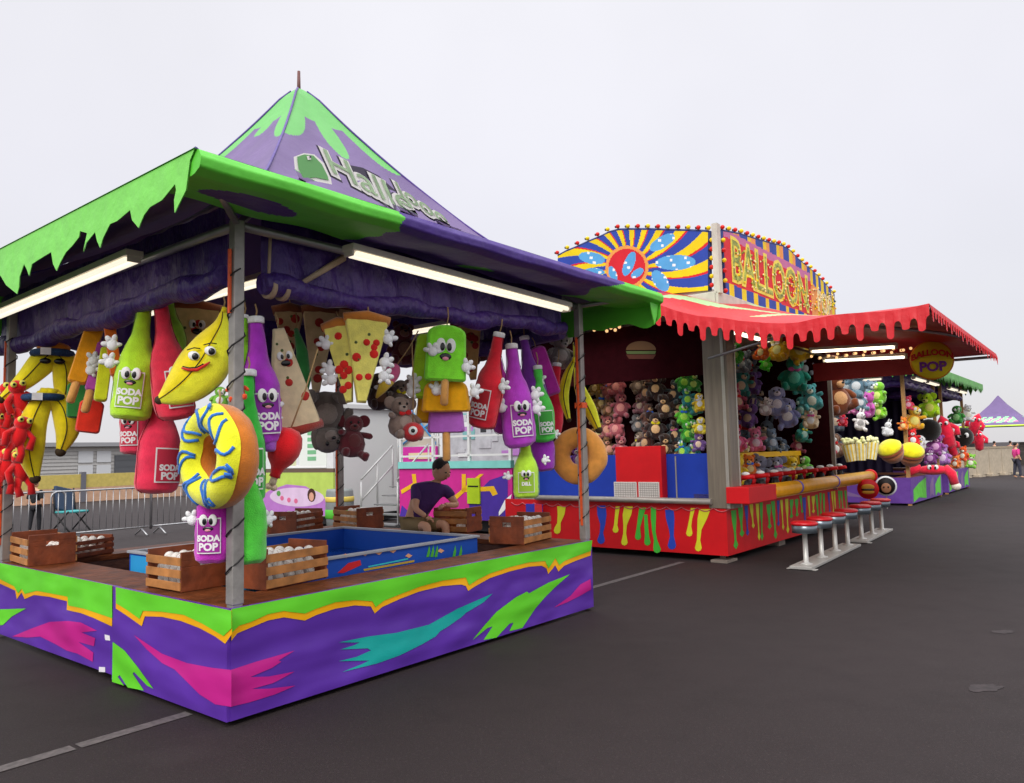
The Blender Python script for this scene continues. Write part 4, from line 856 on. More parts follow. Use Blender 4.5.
# ------------------------------------------------------------------ red game trailer
T0, B0 = 8.1, .12
tr = fair('game_trailer', 'red and yellow game trailer with striped roof signs and a red scalloped awning', 'game trailer', T0, B0)
def tp(m, n, mats, parent=tr, **k): return m.build(n, mats, parent, org=(T0, B0, 0), **k)
MAR = mat('maroon_lining', '#2c070d', .85, spec=.05, bump=.3, bscale=6, var=.15); RED = paint('#d0141c'); TRIM = mat('pale_trim', '#c8c2b4', .5, var=.15, vscale=5)
m = MB(); m.b2((8.25, 3.95, .8), (14.3, 4.0, 3.9)); m.b2((14.25, .3, .8), (14.3, 3.945, 3.9)); m.b2((8.12, .14, .72), (14.3, 4.0, .79)); m.b2((9.35, 1.2, .8), (9.39, 3.94, 3.9)); m.b2((10.0, 2.6, .8), (14.24, 2.64, 3.9)); tp(m, 'interior_wall', MAR)
m = MB(); m.b2((8.05, .08, 3.92), (14.4, 4.1, 4.02)); m.b2((8.0, .03, 3.80), (14.45, .077, 4.06)); m.b2((8.0, .08, 3.80), (8.047, 4.1, 4.06)); tp(m, 'roof', TRIM, bevel=.01)
m = MB(); m.b2((8.45, .5, 2.86), (8.49, 4.0, 3.79)); hd_ = tp(m, 'maroon_header', MAR)
m = MB(); 
def PA(x, y, a=8.43): p = on_a(x, y, a); return Vector((a, p.y, p.z))
def oval(cx, cy, rx, ry, a, n=20, lo=0, hi=2 * PI): return [PA(cx + rx * math.cos(lo + (hi - lo) * t / n), cy - ry * math.sin(lo + (hi - lo) * t / n), a) for t in range(n + (hi - lo < 6))]
m.poly(oval(641, 350, 15, 9, 8.438, 14, 0, PI), 0); m.poly([PA(626, 351, 8.44), PA(656, 351, 8.44), PA(655, 354, 8.44), PA(627, 354, 8.44)], 1); m.poly([PA(626, 354.5, 8.436), PA(656, 354.5, 8.436), PA(653, 359, 8.436), PA(629, 359, 8.436)], 2)
tp(m, 'burger_picture', [paint('#6a4a2c'), paint('#5a6a3a'), paint('#5a2a1c')], hd_)
m = MB(); m.b2((8.08, -.02, .80), (8.36, .36, 3.85)); m.b2((8.07, .02, .80), (8.079, .07, 3.85), 1); m.b2((8.361, -.03, .80), (8.40, .01, 3.85), 1); tp(m, 'corner_post', [mat('bronze_post', '#857a6c', .4, bump=.06, bscale=12, var=.15, metal=.35, stretch=(4, 4, .3)), ALU], bevel=.006)
for a_ in (13.4,): m = MB(); m.b2((a_, .02, .8), (a_ + .07, .09, 3.85)); tp(m, 'side_post', mat('post_grey', '#8f867a', .45, metal=.3, var=.15))
# skirts with paint drips
DR = [RED, paint('#2b46b4'), paint('#d8d62a'), paint('#46b83a'), mat('drip_trim', '#c75a62', .5)]
m = MB(); m.b2((8.1, .125, .10), (8.125, 4.35, .86)); m.b2((8.1, .10, .10), (14.4, .123, .86))
def zf(x, y): return (540 + x / 4.655, 450 + y / 4.655)
def drip(pts, mm):      # outline follows a drip from its neck to its bulb
    L_ = []; Rr_ = []
    for x, y, w_ in pts: L_.append((x - w_, y)); Rr_.append((x + w_, y))
    x, y, w_ = pts[-1]; cap = [(x - w_ * .7, y + w_ * .7), (x, y + w_), (x + w_ * .7, y + w_ * .7)]
    m.poly([PA(*zf(*p), 8.096) for p in L_ + cap + Rr_[::-1]], mm)
for pts, mm in (([(100, 262, 20), (98, 300, 16), (88, 340, 8), (82, 362, 14), (80, 375, 16)], 2), ([(285, 258, 20), (288, 300, 22), (292, 345, 12), (286, 385, 8), (284, 420, 18)], 1), ([(362, 262, 10), (356, 310, 8), (352, 350, 8), (352, 372, 14)], 2), ([(412, 262, 20), (405, 300, 20), (396, 350, 8), (394, 390, 7), (393, 430, 15)], 2),
                ([(478, 268, 16), (468, 310, 12), (458, 360, 8), (456, 405, 14)], 3), ([(492, 300, 8), (495, 360, 9), (498, 400, 10), (500, 430, 15)], 3), ([(528, 268, 12), (528, 320, 12), (530, 380, 8), (538, 420, 8), (545, 462, 18)], 3), ([(602, 278, 20), (606, 320, 20), (612, 370, 12), (614, 400, 9), (614, 444, 20)], 1), ([(712, 270, 10), (702, 320, 7), (696, 355, 8), (695, 388, 15)], 2), ([(768, 275, 26), (755, 320, 22), (742, 370, 10), (738, 420, 8), (737, 456, 16)], 2)):
    drip(pts, mm)
# dripping run along the lane side
rnd = random.Random(5)
for i in range(26):
    a_ = 8.35 + i * .235 + rnd.uniform(-.05, .05); mm = (3, 3, 1, 2, 2, 3)[i % 6]; zt = .80 - rnd.uniform(0, .06); L_ = rnd.uniform(.3, .64); w_ = rnd.uniform(.05, .085); k = rnd.uniform(-.06, .06)
    b_ = .0965; lf = [(a_ - w_ * f_ + k * t, zt - L_ * t) for t, f_ in ((0, 1.2), (.3, 1), (.55, .5), (.8, .45), (.92, 1.1))]; rt = [(a_ + w_ * f_ + k * t, zt - L_ * t) for t, f_ in ((0, 1.2), (.3, 1), (.55, .5), (.8, .45), (.92, 1.1))]
    m.poly([Vector((x, b_, z)) for x, z in lf + [(a_ + k, zt - L_ * 1.03)] + rt[::-1]], mm)
for i in range(16):
    p0 = 4.2 - i * .26; m.tube([(8.094, p0 - .26 * t / 8, .80 - .05 * math.sin(PI * t / 8)) for t in range(9)], .008, 5, 4)
tp(m, 'drip_skirt', DR, fix=False)
m = MB(); m.tube([(8.04, .3, .90), (8.04, 3.6, .90)], .045, 10); m.b2((8.12, .3, .862), (8.45, 4.0, .885)); tp(m, 'ledge_pipe', mat('ledge_grey', '#a39c94', .45, metal=.3, var=.12))
BLU = paint('#1d3ca8'); bp_ = MB()
bp_.b2((8.50, .45, .886), (8.53, 3.9, 1.62)); bp_.b2((8.485, .5, .90), (8.499, .515, 1.55), 1); bp_.b2((8.485, .55, .90), (8.499, 1.1, .915), 1); bp_.b2((8.485, 2.9, .90), (8.499, 3.4, .915), 1); bp_.b2((8.485, 1.08, .90), (8.499, 1.1, 1.58), 1)
tp(bp_, 'blue_counter_front', [BLU, ALU])
p0, p1 = PA(615, 447, 8.3), PA(662, 483, 8.3)
m = MB(); m.b2((8.3, p1.y, .90), (8.48, p0.y, p0.z), 0); bx = tp(m, 'red_cabinet', RED, bevel=.006)
m = MB(); zt = PA(640, 482, 8.29).z
for s0, s1 in ((PA(659, 480, 8.29).y, PA(638.5, 480, 8.29).y), (PA(636.5, 480, 8.29).y, PA(614, 480, 8.29).y)):
    m.b2((8.28, s0, .91), (8.299, s1, zt), 0)
    for k in range(7): z_ = .925 + k * (zt - .94) / 6.5; m.b2((8.276, s0 + .015, z_), (8.2795, s1 - .015, z_ + .008), 1)
    for k in range(9): y_ = s0 + .02 + k * (s1 - s0 - .04) / 8.5; m.b2((8.274, y_, .92), (8.2755, y_ + .006, zt - .012), 1)
tp(m, 'white_vent', [mat('vent_white', '#d8d2cc', .5), mat('vent_shadow', '#9c948e', .6)], bx)
m = MB(); m.tube([(8.25, .25, .0375), (8.25, .25, .12)], .05, 8); m.box((8.22, .22, .02), (.38, .26, .035)); tp(m, 'jack_foot', mat('jack_foot', '#7d7066', .7, var=.25))
for a_ in (10.5, 13.5): tp(MB().box((a_, .3, .05), (.3, .3, .1)), 'jack_foot', mat('jack_foot', '#7d7066'))
m = MB(); m.b2((8.3, .5, .10), (14.2, 3.9, .6)); tp(m, 'chassis', BLACK)
# lane counter with the padded tube
m = MB(); m.b2((8.0, -.30, .88), (9.12, .05, 1.12)); tp(m, 'red_counter_end', RED, bevel=.01)
TUBY = mat('tube_amber', '#d8961c', .3, bump=.1, bscale=10, var=.12, vscale=5)
m = MB(); m.tube([(9.1, -.20, 1.01), (15.1, -.20, 1.01)], .115, 18); m.b2((9.13, -.20, .88), (15.1, .095, .935), 0)
for a_ in (10.3, 12.4): m.tube([(a_, -.20, 1.01), (a_ + .07, -.20, 1.01)], .119, 18, 1)
m.torus((15.13, -.20, 1.01), .10, .05, 2, 20, 8, Matrix.Rotation(R(90), 3, 'Z')); tp(m, 'padded_tube', [TUBY, paint('#5a4ab8'), RED])
m = MB(); m.b2((8.5, .15, .80), (14.2, .8, .98)); tp(m, 'counter_deck', mat('deck_brown', '#8a6a3a', .5, var=.2))
gm = MB(); gm.tube([(0, 0, 0), (0, 0, .13)], [.07, .04], 10, 1); gm.tube([(0, .16, .17), (0, -.12, .20)], [.045, .03], 10, 0); gm.tube([(0, .12, .14), (0, .15, .04)], .03, 8, 0); gm.ell((0, .02, .235), (.03, .07, .03), 2); gmm = gm.mesh('water_gun', [RED, BLACK, EYEW])
for i in range(9):
    o2 = bpy.data.objects.new('water_gun', gmm); COL.objects.link(o2); o2.parent = tr; o2.location = (8.75 + i * .62 - T0, .02 - B0, .981 + .06); o2.rotation_euler = (0, 0, R(-12 + 5 * (i % 4))); o2.scale = (1.05,) * 3
m = MB(); m.b2((8.6, -.06, .96), (14.2, .10, 1.04)); tp(m, 'gun_shelf', BLACK)
# yellow toy shelf
m = MB(); m.b2((8.72, .86, 1.50), (13.9, 1.25, 1.60)); m.b2((8.72, .9, .985), (8.76, 1.25, 1.498)); m.b2((13.86, .9, .985), (13.9, 1.25, 1.498)); tp(m, 'yellow_shelf', paint('#ffc61e'), bevel=.005)
# awning
def awn_z(u, v):     # u along a, v from the wall out to the edge
    edge = interp([(0, 3.93), (.14, 3.78), (.3, 3.54), (.44, 3.37), (.63, 3.28), (1, 3.30)], v) - .08 * u * v
    return edge + .62 * math.sin(PI * min(1, u * 1.02)) ** .8 * (1 - v ** 3) * .75 + .025 * math.sin(u * 17) * (1 - v)
def awn_p(u, v, dz=0): return (7.0 + 5.8 * u, 1.1 - 4.04 * v, awn_z(u, v) + dz + (.02 * math.sin(v * 19) if u < .01 else 0))
AW_R, AW_G, AW_B = mat('awning_red', '#be1622', .5, bump=.35, bscale=3, var=.07), mat('awning_pale_green', '#a8c890', .5, bump=.35, bscale=3), mat('awning_lilac', '#8a7ac0', .5)
def awm(u, v):
    s = v * 5.2 - u * 7 + .35 * math.sin(v * 14)
    if .10 < v < .72 and .06 < u < .5 and (s % 1.9) < .55: return 1
    if .74 < v < .9 and .08 < u < .25 and abs(v - .72 - u * .6) < .04: return 2
    return 0
m = MB(); m.grid(awn_p, 90, 90, 0, True, awm); tp(m, 'awning', [AW_R, AW_G, AW_B])
m = MB()
def fringe(fn, n, depth0, depth1, teeth, off):   # scalloped drip edge: solid band, then round ended drips
    for t in range(teeth):
        u0, u1 = t / teeth, (t + 1) / teeth; L_ = depth1 * (.62 + .38 * math.sin(t * 2.7 + 1)); cols = 22; top = []; bot = []
        for k in range(cols + 1):
            f_ = k / cols; x = u0 + (u1 - u0) * f_; p = Vector(fn(x)); top.append(p + off * .0); g_ = (f_ - .5) / .27
            if abs(g_) >= 1: h_ = min(1, (abs(g_) - 1) / .85); dz = depth0 * (1 - .30 * math.sqrt(max(0, 1 - (1 - h_) ** 2)))
            else: dz = depth0 + L_ * (1 - .45 * (1 - math.sqrt(1 - g_ * g_)))
            bot.append(p + Vector((0, 0, -dz)) + off)
        m.add(top + bot, [(k, k + 1, cols + 2 + k, cols + 1 + k) for k in range(cols)], 0)
fringe(lambda x: awn_p(0, x), 1, .20, .15, 24, Vector((-.02, 0, 0)))
fringe(lambda x: awn_p(x, 1), 1, .11, .10, 34, Vector((0, -.02, 0)))
tp(m, 'scalloped_fringe', mat('fringe_red', '#cf111e', .5, bump=.3, bscale=5, var=.06), fix=False)
m = MB()
for u in (0.02, .5, .98): m.tube([awn_p(u, t / 12, -.06) for t in range(1, 13)], .025, 8)
m.tube([awn_p(t / 10, .995, -.05) for t in range(11)], .025, 8); m.tube([(7.6, .05, 3.0), awn_p(.02, .7, -.08)], .02, 6); tp(m, 'awning_frame', STEEL)
for a_, z_ in ((11.0, 3.36), (11.7, 3.25)): 
    q_ = fixture((a_, -.35, z_), (a_, -1.75, z_ - .06), tr, tm=TUBE2); 
    for ch in (q_, *q_.children): ch.data.transform(Matrix.Translation((-T0, -B0, 0)))
m = MB(); m.b2((12.5, -1.9, 2.95), (12.54, .08, 3.3)); tp(m, 'rear_curtain', mat('rear_red', '#8a161c', .7, bump=.3, bscale=6))
for p_, q_2 in (((8.7, .8, 3.2), (8.7, 3.0, 3.2)), ((9.4, .7, 3.74), (11.8, .7, 3.74))):  # two added fixtures, hidden from view, put in to brighten the plush inside
    q_ = fixture(p_, q_2, tr, tm=TUBE2)
    for ch in (q_, *q_.children): ch.data.transform(Matrix.Translation((-T0, -B0, 0)))
bulbm = MB().ell((0, 0, 0), (.036, .036, .036), n=10, k=7); BR, BY, BA = paint('#d8241c', .25), paint('#f0cf1a', .25), mat('bulb_amber', '#f0bc80', .25, emit=1.2)
bulbm.tube([(0, 0, 0), (0, .05, 0)], .02, 6, 1); bulbm = bulbm.mesh('bulb', [BY, mat('bulb_socket', '#3a3038', .5)])
def bulb(par, a, b, z, mm, s=1, org=(T0, B0, 0)):
    o = bpy.data.objects.new('bulb', bulbm); COL.objects.link(o); o.parent = par; o.location = (a - org[0], b - org[1], z - org[2]); o.scale = (s,) * 3; o.material_slots[0].link = 'OBJECT'; o.material_slots[0].material = mm
for i in range(22): bulb(tr, 11.2 + .2 * (i % 2), -.3 - i * .075, 3.30 - .02 * (i % 3), BA, .7)
for i in range(16): x, y = 590 + (i % 8) * 4.2, 320 + (i // 8) * 7 + (i * 37 % 5); p = on_a(x, y, 8.3); bulb(tr, 8.3, p.y, p.z, BA, .8)
# roof signs
S_B, S_Y, S_R, S_L, S_O, S_P = paint('#2f49a8'), paint('#f0d010'), paint('#d8222e'), paint('#5aa6dc'), paint('#f0a050'), paint('#c874a4')
FT = [(45, 240), (90, 215), (140, 195), (190, 172), (240, 150), (295, 128), (345, 102), (400, 88), (463, 86), (575, 86), (690, 90), (815, 93), (930, 98)]
SPL = [(245, 252, 78, 34, 10), (262, 330, 58, 20, 5), (655, 160, 82, 34, -32), (735, 278, 118, 44, -2), (645, 385, 70, 40, 55), (700, 140, 34, 20, -30), (463, 285, 30, 75, 22), (368, 345, 22, 48, -22), (510, 340, 42, 22, -35)]
def fs_col(x, y):
    for cx, cy, rx, ry, rot in SPL:
        A = R(rot); dx, dy = x - cx, y - cy; p, q2 = dx * math.cos(A) + dy * math.sin(A), -dx * math.sin(A) + dy * math.cos(A)
        if (p / rx) ** 2 + (q2 / ry) ** 2 < 1: return 6 if ((int(x * .06) * 7 + int(y * .07) * 13) % 11 == 0) else 3
    r_ = math.hypot(x - 450, y - 305)
    if r_ < 108: return 2
    if r_ < 126: return 4
    A = math.atan2(y - 305, x - 450) + .0009 * r_; s = (A / (2 * PI) * 19) % 1
    return 1 if s < .42 else (2 if s < .52 else 0)
def zs(x, y): return (550 + x / 5.851, 215 + y / 5.851)
def fs_p(u, v):
    x = 45 + 885 * u; t = interp(FT, x); y = t + (520 - t - 80 * u) * v; return PA(*zs(x, y), 8.06)
def fs_m(u, v): x = 45 + 885 * u; t = interp(FT, x); return fs_col(x, t + (520 - t - 80 * u) * v)
m = MB(); m.grid(fs_p, 190, 100, 0, False, fs_m); m.grid(lambda u, v: fs_p(u, v) + Vector((.06, 0, 0)), 20, 2, 5)
rim = [fs_p(t / 40, 0) for t in range(41)] + [fs_p(1, t / 6) for t in range(1, 7)]
m.tube([p + Vector((.03, 0, 0)) for p in rim], .035, 6, 5); fsg = tp(m, 'front_sign', [S_B, S_Y, S_R, S_L, S_O, paint('#24306a'), EYEW], fix=False)
for i, t in enumerate([k / 15 for k in range(16)]): p = fs_p(t, 0); bulb(fsg, 8.05, p.y, p.z + .06, BR if i % 2 == 0 else BY)
for i in range(1, 7): p = fs_p(1, i / 6.5); bulb(fsg, 8.05, p.y - .05, p.z, BY if i % 2 else BR)
def zd(x, y): return (715 + x / 7.83, 220 + y / 7.83)
def PB(x, y, b=.10): p = on_b(x, y, b); return Vector((p.x, b, p.z))
ST = [(60, 85), (200, 112), (320, 150), (430, 182), (530, 205), (580, 232), (670, 322), (760, 395), (850, 485), (935, 580)]
TOP = [(p.x, p.z) for p in (PB(*zd(*k)) for k in ST)]; BOT = [(p.x, p.z) for p in (PB(*zd(*k)) for k in ((60, 570), (280, 668), (480, 700), (935, 720)))]
SA0, SA1 = TOP[0][0], TOP[-1][0]
def ss_p(u, v, b=.10): a = SA0 + (SA1 - SA0) * u; zt, zb = interp(TOP, a), min(4.05, interp(BOT, a)); return Vector((a, b, zt + (zb - zt) * v))
za = 4.05
def ss_m(u, v):
    p = ss_p(u, v); a, z = p.x, p.z; k = int((a - SA0) / .17)
    if a < 12.7:
        if 4.28 < z < 5.02 - .01 * (a - 8.4): return 2
        if z < 5.14: return 3 if z > 4.28 else ((0, 1, 0)[k % 3])
        return (0, 0, 1, 4)[k % 4]
    if z < interp(TOP, a) - .28: return 4 if a < 13.1 else (1 if k % 2 else 4)
    return (0, 1)[k % 2]
m = MB(); m.grid(lambda u, v: ss_p(u, v), 150, 60, 0, False, ss_m); m.grid(lambda u, v: ss_p(u, v, .16), 20, 2, 5)
rim = [ss_p(t / 40, 0, .13) for t in range(41)]; m.tube(rim + [ss_p(1, 1, .13)], .035, 6, 5); m.tube([ss_p(0, 0, .13), ss_p(0, 1, .13)], .035, 6, 5)
TXT = lambda a0, zc, k, sl: (lambda v: Vector((a0 + v.x * k, .096 - v.z, zc + v.y + sl * v.x)))
m.text('BALLOON', .98, TXT(10.62, 4.65, .84, -.005), 6, .002, .045); m.text('BALLOON', .96, TXT(10.62, 4.65, .857, -.005), 7, .006, -.004)
m.text('POP', .62, TXT(13.55, 4.62, .85, -.03), 8, .003, .015)
rnd = random.Random(12)      # small lamps studded over the lettering
for i in range(210): m.ell((rnd.uniform(8.75, 14.3), .085, 4.36 + rnd.random() * .56), (.022, .014, .022), rnd.choice((1, 8, 8, 7)), 6, 4)
ssg = tp(m, 'side_sign', [S_B, S_Y, S_R, S_P, S_O, paint('#24306a'), paint('#f0e05a'), mat('speckled_letter', '#9aa83e', .5, var=.75, vscale=16), mat('speckled_cream', '#e8d8a0', .5, var=.4, vscale=16)], fix=False)
for i in range(24): p = ss_p(i / 23, 0); bulb(ssg, p.x, .10, p.z + .06, BR if i % 2 == 0 else BY)
for i in range(1, 7): p = ss_p(0, i / 6.5); bulb(ssg, p.x - .04, .08, p.z, BY if i % 2 else BR)
m = MB(); m.b2((8.0, .0, 4.03), (8.12, .09, 5.1)); m.b2((8.1, .2, 4.03), (8.5, 1.6, 4.14)); m.b2((8.5, .17, 4.03), (14.2, .22, 5.0)); tp(m, 'sign_support', TRIM)
# stools on two base rails
def stools(label, a0, b0, n, sp):
    o = fair('stool_row', label, 'stool row', a0, b0, 0, 'rows of fixed stools at the red counter', R(2.2)); m = MB(); m.b2((-.28, -.15, .012), (n * sp - sp + .24, .15, .05)); m.box((-.2, 0, .008), (.1, .4, .012)); m.build('base_rail', CHROME, o, bevel=.004)
    for k in range(n):
        x = k * sp; p = MB().lathe([(.09, .05), (.085, .06), (.036, .075), (.034, .50), (.06, .52)], 16, 0, (x, 0, 0)).build('stool_pole', CHROME, o)
        s_ = MB().lathe([(.10, .475), (.168, .485), (.172, .585), (.165, .59)], 24, 0, (x, 0, 0)).build('seat_rim', mat('rim_steel', '#7d8890', .3, metal=.7), o)
        MB().lathe([(.166, .589), (.185, .598), (.185, .625), (.15, .645), (.02, .652)], 24, 0, (x, 0, 0)).build('seat_cushion', mat('cushion_red', '#c8101c', .35, bump=.05), o)
stools('nearer steel rail of four round red topped stools in front of the red trailer', 8.22, -.99, 4, .80); stools('farther steel rail of three round red topped stools in front of the red trailer', 11.62, -.86, 3, .86)
# hanging disk sign
o = fair('round_sign', 'round yellow hanging sign reading BALLOON POP under the end of the red awning', 'sign', 11.5, -2.16, 3.08); d_ = o.location - Vector((0, 0, EYE)); o.rotation_euler = (0, 0, math.atan2(-d_.x, d_.y) + R(8)); q = d_.dot(_f) / F
m = MB(); M90 = Matrix.Rotation(R(90), 3, 'X'); m.lathe([(.01, -.05), (.30, -.05), (.315, 0), (.30, .05), (.01, .05)], 36, 0, M=M90); m.torus((0, 0, 0), .305, .026, 1, 36, 8)
m.text('BALLOON', .135, lambda v: Vector((v.x, -.062 - v.z, .07 + v.y + .10 * (1 - (v.x / .34) ** 2) - .05)), 2, .004, .006); m.text('POP', .22, lambda v: Vector((v.x, -.062 - v.z, -.12 + v.y)), 3, .004, .008)
m.build('sign_disk', [paint('#e6cf22'), paint('#d8861c'), paint('#d0241c'), paint('#7a2a96')], o); MB().tube([(0, 0, .31), (0, .02, .45)], .01, 6).build('hanging_wire', BLACK, o)
# round cut-out pictures at the far end of the counter
for px, py, lab, c1, c2 in ((886, 486, 'white rimmed round cutout of a dark haired face by the last stool', '#1c1414', '#b07a58'), (868, 489, 'red rimmed round cutout of a burger left of the dark haired face cutout', '#c01820', '#c8902c')):
    p = on_b(px, py, -.40); o = fair('round_cutout', lab, 'sign', p.x, p.y, p.z); d_ = o.location - Vector((0, 0, EYE)); o.rotation_euler = (0, 0, math.atan2(-d_.x, d_.y)); q = d_.dot(_f) / F
    m = MB(); m.lathe([(.01, -.02), (10 * q, -.02), (10 * q, .02), (.01, .02)], 24, 0, M=M90); m.lathe([(.01, -.03), (8.4 * q, -.03), (8.4 * q, -.015), (.01, -.015)], 24, 1, M=Matrix.Rotation(R(-90), 3, 'X') @ Matrix.Scale(1, 3)); 
    if px == 886:
        m.ell((0, -.03, -2 * q), (4.6 * q, .02, 5 * q), 2)
        for s_ in (-1, 1): m.ell((s_ * 2 * q, -.05, -1 * q), (.9 * q, .01, .9 * q), 3)
    else: m.ell((0, -.03, 2 * q), (6 * q, .02, 3 * q), 2); m.ell((0, -.035, -.6 * q), (6.4 * q, .02, 1.2 * q), 3); m.ell((0, -.03, -3 * q), (5.8 * q, .02, 2 * q), 2)
    m.build('cutout_face', [WHITE if px == 886 else RED, paint(c1), paint(c2), PUPIL], o); MB().b2((-.01, .03, -.5), (.01, .05, 0)).build('cutout_stake', ALU, o)

# plush prizes of the red trailer
NUM = ['topmost', 'second', 'third', 'fourth', 'fifth', 'sixth', 'seventh']
def column(name, desc, where, x, y0, y1, n, plane, val, c1, c2, ears, h, group, dx=0):
    for i in range(n):
        plush_animal(name, f'{NUM[i]} {desc} in the column {where}', x + dx * (i % 2 - .5), y0 + (y1 - y0) * i / max(1, n - 1), plane, val, h, c1[i % len(c1)], c2, group, yaw=random.uniform(-12, 12), ears=ears)
column('plush_bear', 'small olive tan plush', 'by the right rear post', 598, 386, 462, 6, 'a', 9.2, ['#8a6a2a', '#7a5a26'], '#c8b078', 'round', 19, 'olive tan plush column', 5)
column('plush_pig', 'dusty pink plush', 'left below the burger picture', 619, 384, 468, 5, 'a', 9.1, ['#a8565e', '#9a4c58'], '#d08a84', 'up', 23, 'dusty pink plush column', 3)
column('plush_bear', 'small grey brown plush', 'beside the dusty pink column', 639, 384, 462, 5, 'a', 9.2, ['#7d6a5c', '#8a5a62', '#6a6a6c'], '#b8a494', 'long', 19, 'grey brown plush column', 4)
column('plush_monkey', 'dark brown plush with tan face', 'above the red cabinet', 660, 386, 466, 5, 'a', 8.85, ['#2a1a18', '#33201a'], '#d8ac7c', 'big', 25, 'dark brown plush column', 8)
column('plush_turtle', 'green and teal plush', 'left of the big bronze post', 685, 380, 466, 6, 'a', 8.9, ['#3a9a34', '#1f7f86', '#58b82c'], '#9ad04a', 'none', 20, 'green and teal plush column', 3)
column('plush_duck', 'yellow and white plush', 'touching the bronze post', 700, 402, 426, 2, 'a', 8.8, ['#e0b41a', '#e8c02a'], '#f2eee6', 'none', 19, 'yellow plush beside bronze post')
column('plush_bear', 'muted purple plush', 'low beside the bronze post', 699, 442, 464, 2, 'a', 8.8, ['#6a4a86', '#7a4a7c'], '#d8b8a0', 'round', 19, 'purple plush beside bronze post')
# shelf rows
for x, y, h, c1, c2, ears, lab in ((736, 440, 24, '#d8608c', '#f0b0c0', 'round', 'pink plush bear sitting on the yellow shelf beside the bronze post'), (755, 440, 24, '#dc6e92', '#f2bcc6', 'round', 'pink plush bear sitting second on the yellow shelf'), (746, 447, 12, '#e8cfa0', '#f2e6d0', 'round', 'tiny cream plush between the two pink bears on the shelf'), (771, 440, 22, '#5f7286', '#a8b4c0', 'round', 'blue grey plush bear on the yellow shelf right of the pink bears'), (784, 446, 14, '#55687e', '#8a98a8', 'long', 'small slate blue plush lying on the yellow shelf'), (797, 444, 16, '#a84a60', '#e0b0a8', 'round', 'small rose plush at the right end of the yellow shelf')):
    plush_animal('plush_bear', lab, x, y, 'b', 1.05, h, c1, c2, 'plush toys on the yellow shelf', ears=ears)
for x, y, h, c1, c2, ears, lab in ((737, 470, 30, '#e6b41c', '#f2e0b0', 'round', 'yellow plush bear under the shelf beside the bronze post'), (749, 466, 20, '#e06a1c', '#f2c08a', 'round', 'orange plush tucked under the yellow shelf'), (731, 464, 16, '#d8481c', '#f0b08a', 'round', 'red orange plush half hidden by the bronze post'), (761, 470, 26, '#7b7f92', '#c8c4cc', 'big', 'grey plush under the shelf, left of its twin'), (778, 469, 26, '#80849a', '#ccc8d0', 'big', 'grey plush under the shelf, right of its twin'), (791, 468, 24, '#e8b01a', '#f2dca0', 'round', 'yellow orange plush under the right end of the shelf'), (806, 466, 20, '#62b43a', '#b8dc8a', 'none', 'lime green plush frog behind the red water guns')):
    plush_animal('plush_bear', lab, x, y, 'b', .62, h, c1, c2, 'plush toys under the yellow shelf', ears=ears)
